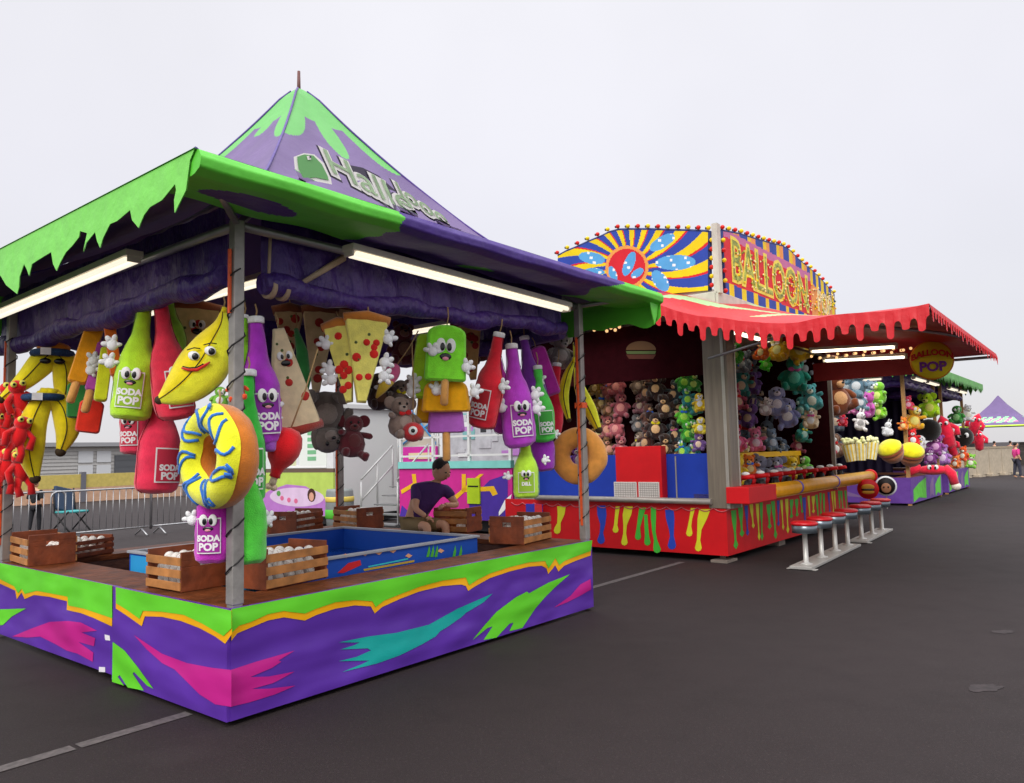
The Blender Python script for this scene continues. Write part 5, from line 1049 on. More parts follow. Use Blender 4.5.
# hanging prizes along the lane side
HANGP = [('plush_frog', 737, 353, 18, '#3fae36', '#9ad06a', 'none', .5, 'green plush hanging under the fringe next to the bronze post'), ('plush_bear', 733, 364, 14, '#4a6a3a', '#8a9a6a', 'round', .8, 'dull green plush below the green one next to the bronze post'), ('plush_bear', 745, 362, 20, '#5a6470', '#9aa0a4', 'big', .9, 'slate grey plush hanging left of the bright green square toy'), ('plush_duck', 763, 350, 22, '#d8661c', '#f0c890', 'none', .5, 'orange plush under the third awning drip'), ('plush_duck', 779, 347, 26, '#c8a01c', '#f0e090', 'none', .5, 'mustard yellow plush left of its brighter twin under the fringe'), ('plush_duck', 797, 347, 28, '#d8b81c', '#f0e48a', 'none', .5, 'bright yellow plush right of the mustard one under the fringe'), ('plush_frog', 766, 363, 14, '#46d02a', '#8ae06a', 'none', .6, 'bright green square shouldered plush below the orange plush'), ('plush_dino', 794, 374, 36, '#1f8a72', '#5ab89a', 'up', .7, 'long teal plush hanging below the yellow plush pair'), ('plush_bear', 806, 366, 22, '#8a9298', '#c8c8c8', 'big', .8, 'pale grey plush hanging right of the long teal plush'), ('plush_bear', 818, 356, 20, '#6a8086', '#b0b8b8', 'round', .9, 'grey teal plush just left of the brown apes'), ('plush_rabbit', 776, 401, 30, '#7f86ae', '#c8c4d0', 'long', .5, 'lavender grey plush, upper left of the sideways pair'), ('plush_rabbit', 787, 413, 30, '#8289b8', '#e8d8d0', 'long', .4, 'lavender grey plush with pale belly, below its twin'), ('plush_bear', 766, 407, 18, '#b8b0b4', '#efe4dc', 'round', .5, 'whitish plush head left of the lavender pair'), ('plush_bear', 811, 398, 26, '#4a9a9a', '#e8d4bc', 'round', .5, 'teal plush with cream face right of the lavender pair'), ('plush_dog', 811, 418, 22, '#d8c0a0', '#f2e8da', 'long', .5, 'cream plush dog below the teal cream faced plush'), ('plush_ape', 833, 357, 26, '#4a221a', '#a87a5a', 'round', .5, 'dark brown ape, upper one of the two in the middle'), ('plush_ape', 836, 394, 36, '#6a3416', '#c09060', 'round', .5, 'reddish brown ape hanging below the dark brown ape'), ('plush_koala', 857, 363, 24, '#5a7078', '#b0b4b4', 'big', .6, 'grey blue koala, topmost of three right of the apes'), ('plush_koala', 858, 383, 24, '#4f6a78', '#b8bcbc', 'big', .6, 'grey blue koala, middle of three right of the apes'), ('plush_koala', 858, 400, 22, '#587480', '#c0c0c0', 'big', .6, 'grey blue koala, lowest of three right of the apes'), ('plush_bear', 868, 405, 24, '#b04a98', '#e0a0d0', 'round', .6, 'magenta plush right of the lowest koala'), ('plush_bear', 843, 420, 14, '#c81c34', '#e86a7a', 'round', .6, 'small red plush hanging under the reddish ape'), ('plush_cow', 860, 421, 16, '#c8c4c0', '#8a8684', 'up', .5, 'small white plush cow hanging below the koalas'), ('plush_bear', 853, 407, 14, '#b05a8a', '#e0b0c8', 'round', .7, 'dusty rose plush left of the magenta plush'), ('plush_frog', 879, 393, 20, '#6fae2a', '#b8dc6a', 'none', .4, 'lime plush at the right, upper of two'), ('plush_frog', 880, 410, 16, '#7fc02a', '#c8e47a', 'none', .4, 'lime plush at the right, lower of two'), ('plush_dog', 887, 429, 15, '#d8d8dc', '#f0f0f0', 'up', .4, 'small white plush dog in front of the dark opening at right')]
for nm, x, y, h, c1, c2, ears, b_, lab in HANGP: plush_animal(nm, lab, x, y, 'b', b_, h, c1, c2, 'plush prizes hanging in the red trailer', ears=ears, yaw=random.uniform(-20, 20))
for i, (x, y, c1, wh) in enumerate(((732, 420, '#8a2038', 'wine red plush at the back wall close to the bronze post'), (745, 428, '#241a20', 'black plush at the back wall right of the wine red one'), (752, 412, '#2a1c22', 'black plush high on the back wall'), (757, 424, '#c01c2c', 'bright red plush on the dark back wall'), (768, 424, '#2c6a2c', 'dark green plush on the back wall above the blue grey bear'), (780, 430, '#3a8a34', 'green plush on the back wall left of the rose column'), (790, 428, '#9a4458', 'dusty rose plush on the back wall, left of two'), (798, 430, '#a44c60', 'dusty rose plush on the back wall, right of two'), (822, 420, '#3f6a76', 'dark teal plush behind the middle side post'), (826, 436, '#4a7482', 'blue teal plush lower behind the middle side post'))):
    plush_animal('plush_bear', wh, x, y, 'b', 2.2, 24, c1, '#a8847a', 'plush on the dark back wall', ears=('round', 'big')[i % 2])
for i, (x, y, c1, wh) in enumerate(((808, 443, '#c8a888', 'tan plush standing right of the yellow shelf'), (818, 441, '#8a5a3a', 'brown plush standing right of the tan plush'), (826, 450, '#b04a58', 'rose plush standing behind the middle guns'), (834, 446, '#7a5a44', 'brown plush close to the grey side post'))):
    plush_animal('plush_dog', wh, x, y, 'b', .9, 24, c1, '#eadccb', 'plush standing behind the counter', ears='long')
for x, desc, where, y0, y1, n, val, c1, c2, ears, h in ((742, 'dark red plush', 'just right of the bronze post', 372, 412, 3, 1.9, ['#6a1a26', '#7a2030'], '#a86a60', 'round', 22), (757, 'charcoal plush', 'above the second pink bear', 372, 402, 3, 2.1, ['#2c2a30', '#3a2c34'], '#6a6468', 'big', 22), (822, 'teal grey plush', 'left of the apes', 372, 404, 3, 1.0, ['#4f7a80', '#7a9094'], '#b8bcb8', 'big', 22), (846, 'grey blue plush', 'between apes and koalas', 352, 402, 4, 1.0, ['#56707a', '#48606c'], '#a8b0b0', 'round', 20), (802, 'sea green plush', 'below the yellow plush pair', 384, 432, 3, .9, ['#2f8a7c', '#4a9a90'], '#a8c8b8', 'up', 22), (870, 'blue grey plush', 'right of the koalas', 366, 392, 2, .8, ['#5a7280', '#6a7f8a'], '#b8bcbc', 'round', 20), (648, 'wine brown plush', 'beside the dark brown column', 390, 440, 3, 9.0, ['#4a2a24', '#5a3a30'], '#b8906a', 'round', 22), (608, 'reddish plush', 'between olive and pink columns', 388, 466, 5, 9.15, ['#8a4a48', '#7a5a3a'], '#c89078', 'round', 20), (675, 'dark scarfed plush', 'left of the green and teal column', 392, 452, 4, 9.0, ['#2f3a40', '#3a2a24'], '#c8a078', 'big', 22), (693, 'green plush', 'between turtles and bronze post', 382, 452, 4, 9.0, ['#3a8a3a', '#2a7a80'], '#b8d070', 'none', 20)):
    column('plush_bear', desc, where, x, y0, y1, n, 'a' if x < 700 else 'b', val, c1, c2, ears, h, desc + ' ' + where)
PALW = [('wine red', '#7a1f30'), ('slate', '#56606c'), ('dull green', '#3f6a3a'), ('rose', '#b0506a'), ('brown', '#5a3a2a'), ('grey blue', '#66788a'), ('black', '#1e1a20'), ('violet', '#6a4a8a'), ('red', '#c0242c'), ('tan', '#b08a62'), ('teal', '#2f7a78'), ('cream', '#d8c8ae')]
ORD = ['first', 'second', 'third', 'fourth', 'fifth', 'sixth', 'seventh', 'eighth', 'ninth']; rw = random.Random(21)
for r_ in range(6):
    for c_ in range(8):
        cn, ch = PALW[(r_ * 5 + c_ * 7 + r_ * c_) % 12]
        plush_animal('plush_bear', f'{cn} plush on the dark back wall, {ORD[r_]} row down, {ORD[c_]} from the bronze post', 738 + c_ * 13.5 + rw.uniform(-3, 3), 352 + r_ * 16.5 + rw.uniform(-3, 3), 'b', 1.7 + .3 * rw.random(), rw.uniform(19, 25), ch, '#c0a890', 'plush rows on the dark back wall', tilt=rw.uniform(-22, 22), yaw=rw.uniform(-40, 40), ears=('round', 'big', 'long', 'up')[(r_ + c_ * 3) % 4])
# popcorn tub toys
for i, (x, y) in enumerate(((849, 451), (860, 450), (872, 449))):
    o, q = hang('plush_popcorn', ('left', 'middle', 'right')[i] + ' one of three cream striped popcorn tub toys at the counter end', 'plush toy', x, y, 'b', .15, 'popcorn tub toys', (i - 1) * 9, 20); q *= .8
    m = MB(); n = 20
    for k in range(n):
        A, B = 2 * PI * k / n, 2 * PI * (k + 1) / n; m.add([(6 * q * math.cos(A), 6 * q * math.sin(A), -13 * q), (6 * q * math.cos(B), 6 * q * math.sin(B), -13 * q), (7.6 * q * math.cos(B), 7.6 * q * math.sin(B), 8 * q), (7.6 * q * math.cos(A), 7.6 * q * math.sin(A), 8 * q)], [(0, 1, 2, 3)], k % 2)
    m.build('tub', [plush('#ece0b4'), plush('#d8b43a')], o); m = MB(); rnd = random.Random(i)
    for k in range(16): m.ell((rnd.uniform(-6, 6) * q, rnd.uniform(-6, 5) * q, rnd.uniform(8, 15) * q), (2.6 * q, 2.6 * q, 2.4 * q), n=8, k=5)
    m.build('popcorn', plush('#f0dc9a'), o)

# ------------------------------------------------------------------ farther booths along the row
def row_booth(label, a0, la, lb, seed, rise=1.0, can='#5fae4a', skirt='#6a3f9c', splash='#62d23a'):
    o = fair('game_booth', label, 'game booth', a0, .08, 0); rnd = random.Random(seed)
    m = MB()
    for x, y in ((.05, .05), (la - .05, .05), (.05, lb), (la - .05, lb)):
        pm = MB(); pm.box((x, y, 1.9), (.09, .09, 3.8)); pm.build('corner_post', mat('post_orange_tan', '#b98a52', .55, var=.2, vscale=20), o)
    m = MB(); m.b2((0, 0, .70), (la, .5, .76)); m.b2((0, .503, .70), (.5, lb, .76)); m.b2((la - .5, .503, .70), (la, lb, .76)); m.b2((.503, lb - .5, .70), (la - .503, lb, .76)); m.build('counter_top', wood('#7d4a30'), o)
    m = MB(); m.b2((-.02, -.02, .06), (la + .02, 0, .765)); m.b2((-.02, .003, .06), (0, lb, .765)); m.b2((la, .003, .06), (la + .02, lb, .765))
    def sp(u0, u1, k, zb=.08, zt=.7):
        m.poly([Vector((u0, -.0235, zb)), Vector((u0 + (u1 - u0) * .4, -.0235, zb + .1)), Vector((u1 - .1, -.0235, zb + .02)), Vector((u1, -.0235, zt)), Vector((u0 + (u1 - u0) * .45, -.0235, zt - .12)), Vector((u0 + .05, -.0235, zb + .35))], k)
    sp(.15, la * .45, 1); sp(la * .55, la * .7, 2); sp(la * .74, la * .96, 1); m.poly([Vector((-.0235, lb * .3, .2)), Vector((-.0235, lb * .7, .3)), Vector((-.0235, lb * .5, .45))], 2)
    m.build('skirt_panel', [mat('row_skirt_' + skirt, skirt, .5, bump=.4, bscale=4, var=.08), mat('row_splash_' + splash, splash, .5, bump=.4, bscale=4), mat('row_splash_grey', '#8a6a9c', .5)], o, fix=False)
    OVh = .6; m = MB()
    def cp(u, v, k):
        s = 2 * u - 1; hx, hy = la / 2 + OVh, lb / 2 + OVh; w_ = v; cx, cy = la / 2, lb / 2
        z = 3.86 + rise * (1 - w_) ** 1.3
        return ((cx + s * w_ * hx, cy - w_ * hy, z), (cx + w_ * hx, cy + s * w_ * hy, z), (cx - s * w_ * hx, cy + w_ * hy, z), (cx - w_ * hx, cy - s * w_ * hy, z))[k]
    for k in range(4): m.grid(lambda u, v, k=k: cp(u, .02 + .98 * v, k), 20, 14, 0, True, lambda u, v: 1 if v > .93 else 0)
    m.build('canopy', [P_VIO, mat('row_canopy_' + can, can, .5, bump=.5, bscale=3, var=.15)], o)
    m = MB()
    for k in range(4):
        n = 30; top = [Vector(cp(i / (2 * n), 1, k)) for i in range(2 * n + 1)]; bot = [p + Vector((0, 0, -(.16 if i % 2 == 0 else rnd.uniform(.26, .42)))) for i, p in enumerate(top)]
        m.add(top + bot, [(i, i + 1, 2 * n + 2 + i, 2 * n + 1 + i) for i in range(2 * n)], 0)
    m.build('jagged_valance', mat('row_canopy_' + can, can, .5), o, fix=False)
    m = MB()
    for p, q in (((.1, .1), (la - .1, .1)), ((.1, .1), (.1, lb - .1)), ((.1, lb - .1), (la - .1, lb - .1)), ((la - .1, .1), (la - .1, lb - .1))): m.tube([(p[0] + (q[0] - p[0]) * t / 16, p[1] + (q[1] - p[1]) * t / 16, 3.36 + .03 * math.sin(t * 1.9)) for t in range(17)], .10, 10); m.grid(lambda u, v: (p[0] + (q[0] - p[0]) * u, p[1] + (q[1] - p[1]) * u + .02 * math.sin(u * 60), 3.36 + .45 * v), 60, 2)
    m.build('rolled_curtain', CUR, o)
    m = MB(); m.grid(lambda u, v: (la * u, lb - .25 + .03 * math.sin(u * 50), .77 + 2.6 * v), 80, 2); m.grid(lambda u, v: (la - .25 + .03 * math.sin(u * 50), lb * .35 + lb * .58 * u, .77 + 2.6 * v), 60, 2); m.build('back_curtain', mat('back_curtain_dark', '#22143a', .7, bump=.4, bscale=4), o)
    fixture((.5, -.15, 3.52), (la * .45, -.15, 3.52), o, r=.03); fixture((la * .55, -.15, 3.52), (la - .4, -.15, 3.52), o, r=.03); fixture((-.15, .5, 3.52), (-.15, lb - .5, 3.52), o, r=.03)
    return o
row_booth('first green trimmed booth beyond the red trailer, heaped with bright plush', 20.4, 4.4, 3.8, 3); row_booth('second green trimmed booth beyond the red trailer, smaller and farther', 25.9, 4.3, 3.8, 4)
def ballp(name, label, px, py, plane, val, rx, rz_, c, tilt=0, group=None, extra=None):
    o, q = hang(name, label, 'plush toy', px, py, plane, val, group, tilt); m = MB(); m.ell((0, 0, 0), (rx * q, min(rx, rz_) * .9 * q, rz_ * q), n=18, k=12); m.build('plush_body', plush(c), o)
    if extra: extra(o, q)
    return o, q
def two_eyes(o, q, r=8): eyes(o, 0, -r * .95, r * .2, q, r * .8, r * .25, r * .32)
for x, y, t_, lab in ((891, 451, -24, 'burger shaped plush with yellow top, the left and darker of two'), (911, 454, 10, 'burger shaped plush with yellow top, right one in front')):
    o, q = hang('plush_burger', lab, 'plush toy', x, y, 'b', .0, 'yellow topped burger plush pair', t_)
    o.rotation_euler = Euler((R(32), R(t_), o.rotation_euler.z), 'XYZ')
    MB().lathe([(1 * q, -12 * q), (8 * q, -10 * q), (11 * q, -4 * q), (11.6 * q, 1 * q)], 22).build('bun_bottom', plush('#a8643e'), o); MB().torus((0, 0, 1 * q), 10.4 * q, 2 * q, 0, 24, 8, Matrix.Rotation(R(90), 3, 'X')).build('brown_rim', plush('#7a3a20'), o)
    MB().lathe([(11.4 * q, 2 * q), (11.8 * q, 5 * q), (8 * q, 9 * q), (1 * q, 10.5 * q)], 22, sq=(1, 1)).build('bun_top', plush('#ecc81a'), o)
P3 = [('plush_duck', 913, 418, 22, '#e8a01c', '#f2c86a', 'none', 'orange yellow plush duck below the first booth light'), ('plush_frog', 929, 405, 26, '#a4cc1c', '#d4e86a', 'big', 'big lime yellow plush hanging under the first green canopy'), ('plush_bear', 908, 403, 14, '#d83a5a', '#f2a0b0', 'round', 'small rose plush beside the duck, by the corner post'), ('plush_bear', 913, 438, 16, '#d81c20', '#f2e0d8', 'round', 'red plush perched behind the burger plush pair'), ('plush_dog', 921, 443, 15, '#e8dcd8', '#f4f0ec', 'long', 'white plush right of the red perched plush'), ('plush_bear', 936, 444, 22, '#8a3f86', '#d8a0c8', 'round', 'purple plush below the black ball in the first booth'), ('plush_bear', 941, 455, 20, '#a470b4', '#dcbce0', 'round', 'lilac plush at the counter of the first booth'), ('plush_bear', 930, 456, 16, '#6a2f6e', '#b088b0', 'round', 'dark plum plush left of the lilac plush'), ('plush_bear', 957, 415, 18, '#3a8a3a', '#8ac07a', 'none', 'green plush hanging at the far end of the first booth'), ('plush_bear', 904, 424, 14, '#e8761c', '#f2b87a', 'round', 'small orange plush against the first booth corner post')]
for nm, x, y, h, c1, c2, ears, lab in P3: plush_animal(nm, lab, x, y, 'b', .12, h, c1, c2, 'plush prizes of the first green trimmed booth', ears=ears)
ballp('plush_ball', 'large black round plush in the first green trimmed booth', 929, 430, 'b', .25, 11, 11, '#17120f', extra=two_eyes); ballp('plush_ball', 'large black round plush in the second, farther booth', 963, 437, 'b', .1, 9.5, 9.5, '#18130f', extra=two_eyes)
for x, y, H, t_, lab in ((946, 432, 34, -12, 'long red plush hanging between the two green trimmed booths'), (951, 446, 22, -16, 'shorter red plush below the long red one'), (975, 425, 24, 20, 'pinkish red fan shaped plush at the end of the second booth'), (979, 440, 22, 0, 'red plush lowest at the end of the second booth')):
    o, q = hang('plush_lobster', lab, 'plush toy', x, y, 'b', -.05, None, t_); m = MB(); m.lathe([(.5 * q, -H / 2 * q), (H * .16 * q, -H * .42 * q), (H * .2 * q, 0), (H * .14 * q, H * .35 * q), (.5 * q, H / 2 * q)], 16); 
    for s_ in (-1, 1): m.tube([(s_ * H * .15 * q, 0, H * .2 * q), (s_ * H * .3 * q, -2 * q, H * .05 * q), (s_ * H * .26 * q, -3 * q, -H * .15 * q)], [H * .06 * q, H * .07 * q, H * .09 * q], 8)
    m.build('plush_body', plush('#d41c3a'), o); eyes(o, 0, -H * .17, H * .25, q, H * .16, H * .05, H * .06)
# big red plush slumped over the first counter
o, q = hang('plush_crab', 'big red plush slumped over the purple counter with a pale tip', 'plush toy', 933, 470, 'b', -.18)
m = MB(); m.ell((0, 0, 0), (14 * q, 8 * q, 5 * q)); m.tube([(-10 * q, 0, 2 * q), (-17 * q, 0, 0), (-24 * q, 0, -4 * q)], [4 * q, 4 * q, 4 * q], 10); m.tube([(10 * q, 0, 2 * q), (16 * q, -2 * q, -4 * q), (18 * q, -2 * q, -14 * q)], [4.5 * q, 4.5 * q, 4 * q], 10); m.build('plush_body', plush('#d0203a'), o); MB().ell((19 * q, -2 * q, -16 * q), (4.5 * q, 4 * q, 4 * q)).build('pale_tip', plush('#ecc8b8'), o); eyes(o, 0, -8 * q / q, 3, q, 6, 2, 2.4)
for x, y, h, c1, lab in ((964, 454, 16, '#d8501c', 'orange plush on the counter of the second booth'), (970, 461, 14, '#7ab83a', 'green plush on the counter of the second booth, far right'), (956, 462, 13, '#e0702c', 'small orange brown plush left on the second counter'), (967, 413, 15, '#e8e0dc', 'white plush under the second booth canopy')):
    plush_animal('plush_bear', lab, x, y, 'b', .0, h, c1, '#f0dcc0', 'plush prizes of the second green trimmed booth')
# distant tent, barriers and people
g = on_z(1003, 464, 0); o = fair('market_tent', 'distant purple peaked tent with lime edge at the far right', 'tent', g.x, g.y)
m = MB(); hw = 2.6
prof = ((.03, 5.15), (.5, 4.5), (1.3, 3.65), (2.0, 3.15), (2.6, 2.8))
for k in range(4):
    def fp(u, v, k=k):
        i = min(int(v * 4), 3); t = v * 4 - i; w_ = prof[i][0] + (prof[i + 1][0] - prof[i][0]) * t; z = prof[i][1] + (prof[i + 1][1] - prof[i][1]) * t; s = 2 * u - 1
        return ((s * w_, -w_, z), (w_, s * w_, z), (-s * w_, w_, z), (-w_, -s * w_, z))[k]
    m.grid(fp, 24, 32, 0, True, lambda u, v: 1 if v > .93 else (2 if .55 < v < .8 and abs(u - .5) < .33 - .3 * abs(v - .66) and math.sin(u * 40 + v * 30) > -.2 else (3 if .62 < v < .78 and abs(u - .55) < .3 else 0)))
m.build('canopy', [P_VIO, mat('tent_lime', '#b8d81c', .5), mat('tent_mint', '#8fdc9a', .5), mat('tent_pink', '#d878a8', .5)], o)
m = MB()
for x in (-2.4, 2.4):
    for y in (-2.4, 2.4): m.tube([(x, y, 0), (x, y, 2.85)], .05, 8)
m.build('tent_poles', STEEL, o); m = MB(); m.b2((-2.3, -2.3, 0), (2.3, -2.2, .95)); m.b2((-2.3, -2.19, 0), (-2.2, 2.2, .95)); m.b2((-2.2, 2.0, .6), (2.3, 2.1, 2.2)); [m.b2((-2.0 + .55 * k, -1.6, .96), (-1.6 + .55 * k, -1.2, 1.2 + .2 * ((k * 7) % 3))) for k in range(8)]; m.build('tent_counter', mat('tent_dark', '#3a342e', .7, var=.3), o)
pl = on_z(962, 478, 0); pr = on_z(1014, 474, 0); dv = (pr - pl); n = 4
for k in range(n):
    c_ = pl + dv * ((k + .5) / n); o = fair('barrier_panel', ('first', 'second', 'third', 'fourth')[k] + ' beige barrier panel from the left before the distant tent', 'barrier', c_.x, c_.y, 0, 'beige barrier panels', math.atan2(dv.y, dv.x)); L_ = dv.length / n - .06
    m = MB(); m.b2((-L_ / 2, -.06, .1), (L_ / 2, .06, 1.35)); m.b2((-L_ / 2, -.3, 0), (-L_ / 2 + .3, .3, .1)); m.b2((L_ / 2 - .3, -.3, 0), (L_ / 2, .3, .1)); m.build('barrier_board', mat('barrier_beige', '#b8aa94', .7, var=.12), o); MB().b2((-L_ / 2, -.08, 1.353), (L_ / 2, .08, 1.45)).build('barrier_rail', mat('rail_beige', '#a89880', .7), o)
g = on_z(1018, 478, 0); walker('person in a pink shirt walking beside the beige barrier at the right edge', g.x, g.y, '#d83a86', '#3a3a48', .6, 1.62)
for x, y, lab, c_ in ((996, 466, 'distant person in dark clothes left under the purple tent', '#1f2228'), (1012, 466, 'distant person in rusty shirt right under the purple tent', '#8a3a2c')): g = on_z(x, y, 0); walker(lab, g.x, g.y, c_, '#2a2a30', 1.0, 1.7)

# ------------------------------------------------------------------ behind the near booth
def barrier(label, a, b, L_=2.1, rz=0):
    o = fair('crowd_barrier', label, 'crowd barrier', a, b, 0, 'steel crowd barriers behind the near booth', rz); r_ = .1; m = MB()
    pts = [(-L_ / 2, 0, .14), (-L_ / 2, 0, 1.0), (-L_ / 2 + .03, 0, 1.06), (-L_ / 2 + .1, 0, 1.1), (L_ / 2 - .1, 0, 1.1), (L_ / 2 - .03, 0, 1.06), (L_ / 2, 0, 1.0), (L_ / 2, 0, .14)]
    m.tube(pts, .02, 8); m.tube([(-L_ / 2, 0, .2), (L_ / 2, 0, .2)], .018, 8); m.build('barrier_frame', STEEL, o); m = MB()
    for k in range(1, 15): x = -L_ / 2 + L_ * k / 15; m.tube([(x, 0, .2), (x, 0, 1.09)], .008, 6)
    m.build('barrier_bars', STEEL, o); m = MB()
    for x in (-L_ / 2 + .2, L_ / 2 - .2): m.tube([(x, -.3, .02), (x, 0, .16), (x, .3, .02)], .018, 6)
    m.build('barrier_feet', STEEL, o)
for i, (a_, b_) in enumerate(((3.0, 13.3), (4.75, 13.1), (6.9, 13.15), (9.05, 13.9), (11.2, 14.3))): barrier(('steel crowd barrier at the far left with rounded top corners', 'steel crowd barrier second from the left under the banana toys', 'steel crowd barrier in the middle under the red bottles', 'steel crowd barrier fourth from the left behind the iced donut', 'steel crowd barrier farthest right, behind the front corner post')[i], a_, b_)
# long low wall, far
def wall_box(label, cat, a0, a1, b, z1, mats, build):
    o = fair(cat.replace(' ', '_'), label, cat, a0, b); build(o, a1 - a0); return o
o = fair('low_wall', 'long low wall with yellow top and peach lower half behind the barriers', 'low wall', 7.0, 31.0); 
for k in range(4):
    m = MB(); x = k * 4.6; m.b2((x, 0, 0), (x + 4.4, .15, .62), 0); m.b2((x, 0, .623), (x + 4.4, .15, 1.2), 1); m.b2((x + 4.4, -.05, 0), (x + 4.6, .2, 1.3), 2); m.build('wall_panel', [mat('peach_board', '#c9a184', .7, var=.12), mat('yellow_board', '#c9b560', .7, var=.12), mat('panel_post', '#6a6a72', .6)], o)
o = fair('grey_house', 'pale grey sided low building with dark garage door far behind', 'building', 4.0, 42.0)
m = MB(); m.b2((0, 0, 0), (26, 6, 2.6)); 
for k in range(12): m.b2((0, -.03, .2 * k + .14), (26, -.001, .2 * k + .155), 1)
m.build('siding_wall', [mat('siding_grey', '#c2c0bc', .7, var=.06), mat('siding_shadow', '#8a8885', .7)], o); m = MB(); m.b2((-.3, -.4, 2.62), (26.3, 6.3, 2.85)); m.build('roof', mat('roof_grey', '#9a9a9c', .7), o)  # siding colour lightened to put distance haze on the house
for a_, w_, cc in ((13.6, 3.6, '#5a5c60'), (20, 3.2, '#66686a')): m = MB(); m.b2((a_, -.06, .05), (a_ + w_, -.035, 2.1)); [m.b2((a_ + .05, -.075, .4 * k + .2), (a_ + w_ - .05, -.062, .4 * k + .5)) for k in range(5)]; m.build('garage_door', mat('garage_' + cc, cc, .6), o)
for a_ in (11.6, 12.6): 
    for z_ in (.9, 1.7): m = MB(); m.b2((a_, -.06, z_), (a_ + .8, -.035, z_ + .65)); m.build('window', mat('pale_window', '#d4d6d8', .25), o)
# folding chair with blue cover
o = fair('camp_chair', 'dark camping chair with tall slanted blue back behind the left barriers', 'chair', 5.3, 16.2, 0, None, R(20)); m = MB()
for x in (-.3, .3):
    m.tube([(x, -.3, 0), (x, .25, .5)], .02, 6); m.tube([(x, .3, 0), (x, -.25, .5)], .02, 6); m.tube([(x, .2, .45), (x + .15, .45, 1.05)], .02, 6)
m.build('chair_frame', BLACK, o); MB().box((0, 0, .48), (.6, .5, .05)).build('seat', mat('chair_teal', '#3a9a9a', .7), o, bevel=.02); MB().box((.1, .36, .78), (.55, .08, .65), rot=Matrix.Rotation(R(14), 3, 'Y') @ Matrix.Rotation(R(-22), 3, 'X')).build('backrest', mat('chair_blue', '#1f3550', .7, bump=.3), o, bevel=.03)
walker('person with brown hair in black clothes standing behind the left barriers', 4.55, 16.4, '#17171b', '#1a1a20', 2.2, 1.28, '#7a5a44')
# pink ride trailer
o = fair('ride_trailer', 'pink and purple painted ride trailer with turquoise rail behind the seated man', 'trailer', 9.0, 4.9)
def rt(m, n, mats, par=o): return m.build(n, mats, par, org=(9.0, 4.9, 0))
PK_, VI_, YE_, CY_ = paint('#c8288a'), paint('#4a2f9a'), paint('#e8b41c'), paint('#7fc8c0')
m = MB(); m.b2((9.0, 4.9, .34), (9.06, 8.15, 1.40), 0)
def rp(pts, mm, k=1): m.poly([Vector((8.998 - .003 * k, p.y, max(.345, min(1.395, p.z)))) for p in (on_a(x, y, 9) for x, y in pts)], mm)
rp([(468, 530), (470, 500), (490, 480), (508, 474), (508, 530)], 1); rp([(400, 530), (402, 505), (412, 515), (420, 530)], 1)
for pts in ([(462, 474), (466, 474), (466, 492), (462, 492)], [(484, 474), (480, 474), (452, 498), (454, 502)], [(466, 488), (494, 486), (498, 494), (493, 496), (490, 491), (466, 492)], [(412, 474), (416, 474), (417, 485), (402, 494), (401, 490), (413, 483)]): rp(pts, 2, 2)
rp([(499, 512), (505, 500), (512, 494), (511, 498), (505, 510), (499, 516)], 3, 2)
rt(m, 'painted_panel', [PK_, VI_, YE_, EYEW])
m = MB(); m.b2((8.96, 4.9, 1.403), (9.08, 8.15, 1.55)); rt(m, 'turquoise_rail', CY_)
m = MB(); m.b2((9.2, 5.0, .1), (12, 8.1, .33)); m.b2((9.1, 4.95, .334), (12, 8.1, .40)); rt(m, 'trailer_deck', BLACK)
m = MB()
for b_ in (4.95, 6.05, 7.1, 8.12): m.b2((9.0, b_ - .03, 1.553), (9.06, b_ + .03, 2.9))
m.b2((9.0, 4.95, 2.9), (9.06, 8.15, 2.97)); m.b2((9.0, 4.98, 2.05), (9.04, 8.09, 2.09)); m.b2((9.0, 4.98, 1.65), (9.04, 8.09, 1.69)); rt(m, 'white_frame', mat('white_frame', '#d8d8d6', .5))
m = MB(); m.b2((10.6, 5.0, 1.4), (10.7, 8.1, 3.1), 0); rnd = random.Random(2)
for k in range(26):
    y_, z_ = rnd.uniform(5.1, 7.6), rnd.uniform(1.6, 2.8); m.b2((10.585 - .002 * k * .3, y_, z_), (10.599, y_ + rnd.uniform(.12, .4), z_ + rnd.uniform(.08, .26)), rnd.choice((1, 2, 3, 4, 0)))
rt(m, 'ride_backdrop', [mat('ride_grey', '#b8b8bc', .5, var=.15), mat('ride_lilac', '#b47ac0', .5), mat('ride_black', '#2a2a2e', .5), mat('ride_white', '#e0e0e0', .5), mat('ride_teal', '#7ab0b0', .5)])
p = on_a(473, 490, 8.95); m = MB(); m.b2((8.955, p.y - .17, p.z - .28), (8.99, p.y + .17, p.z + .24)); m.b2((8.95, p.y - .14, p.z + .06), (8.954, p.y + .14, p.z + .09), 1); rt(m, 'lime_notice', [paint('#a8c41c'), PUPIL])
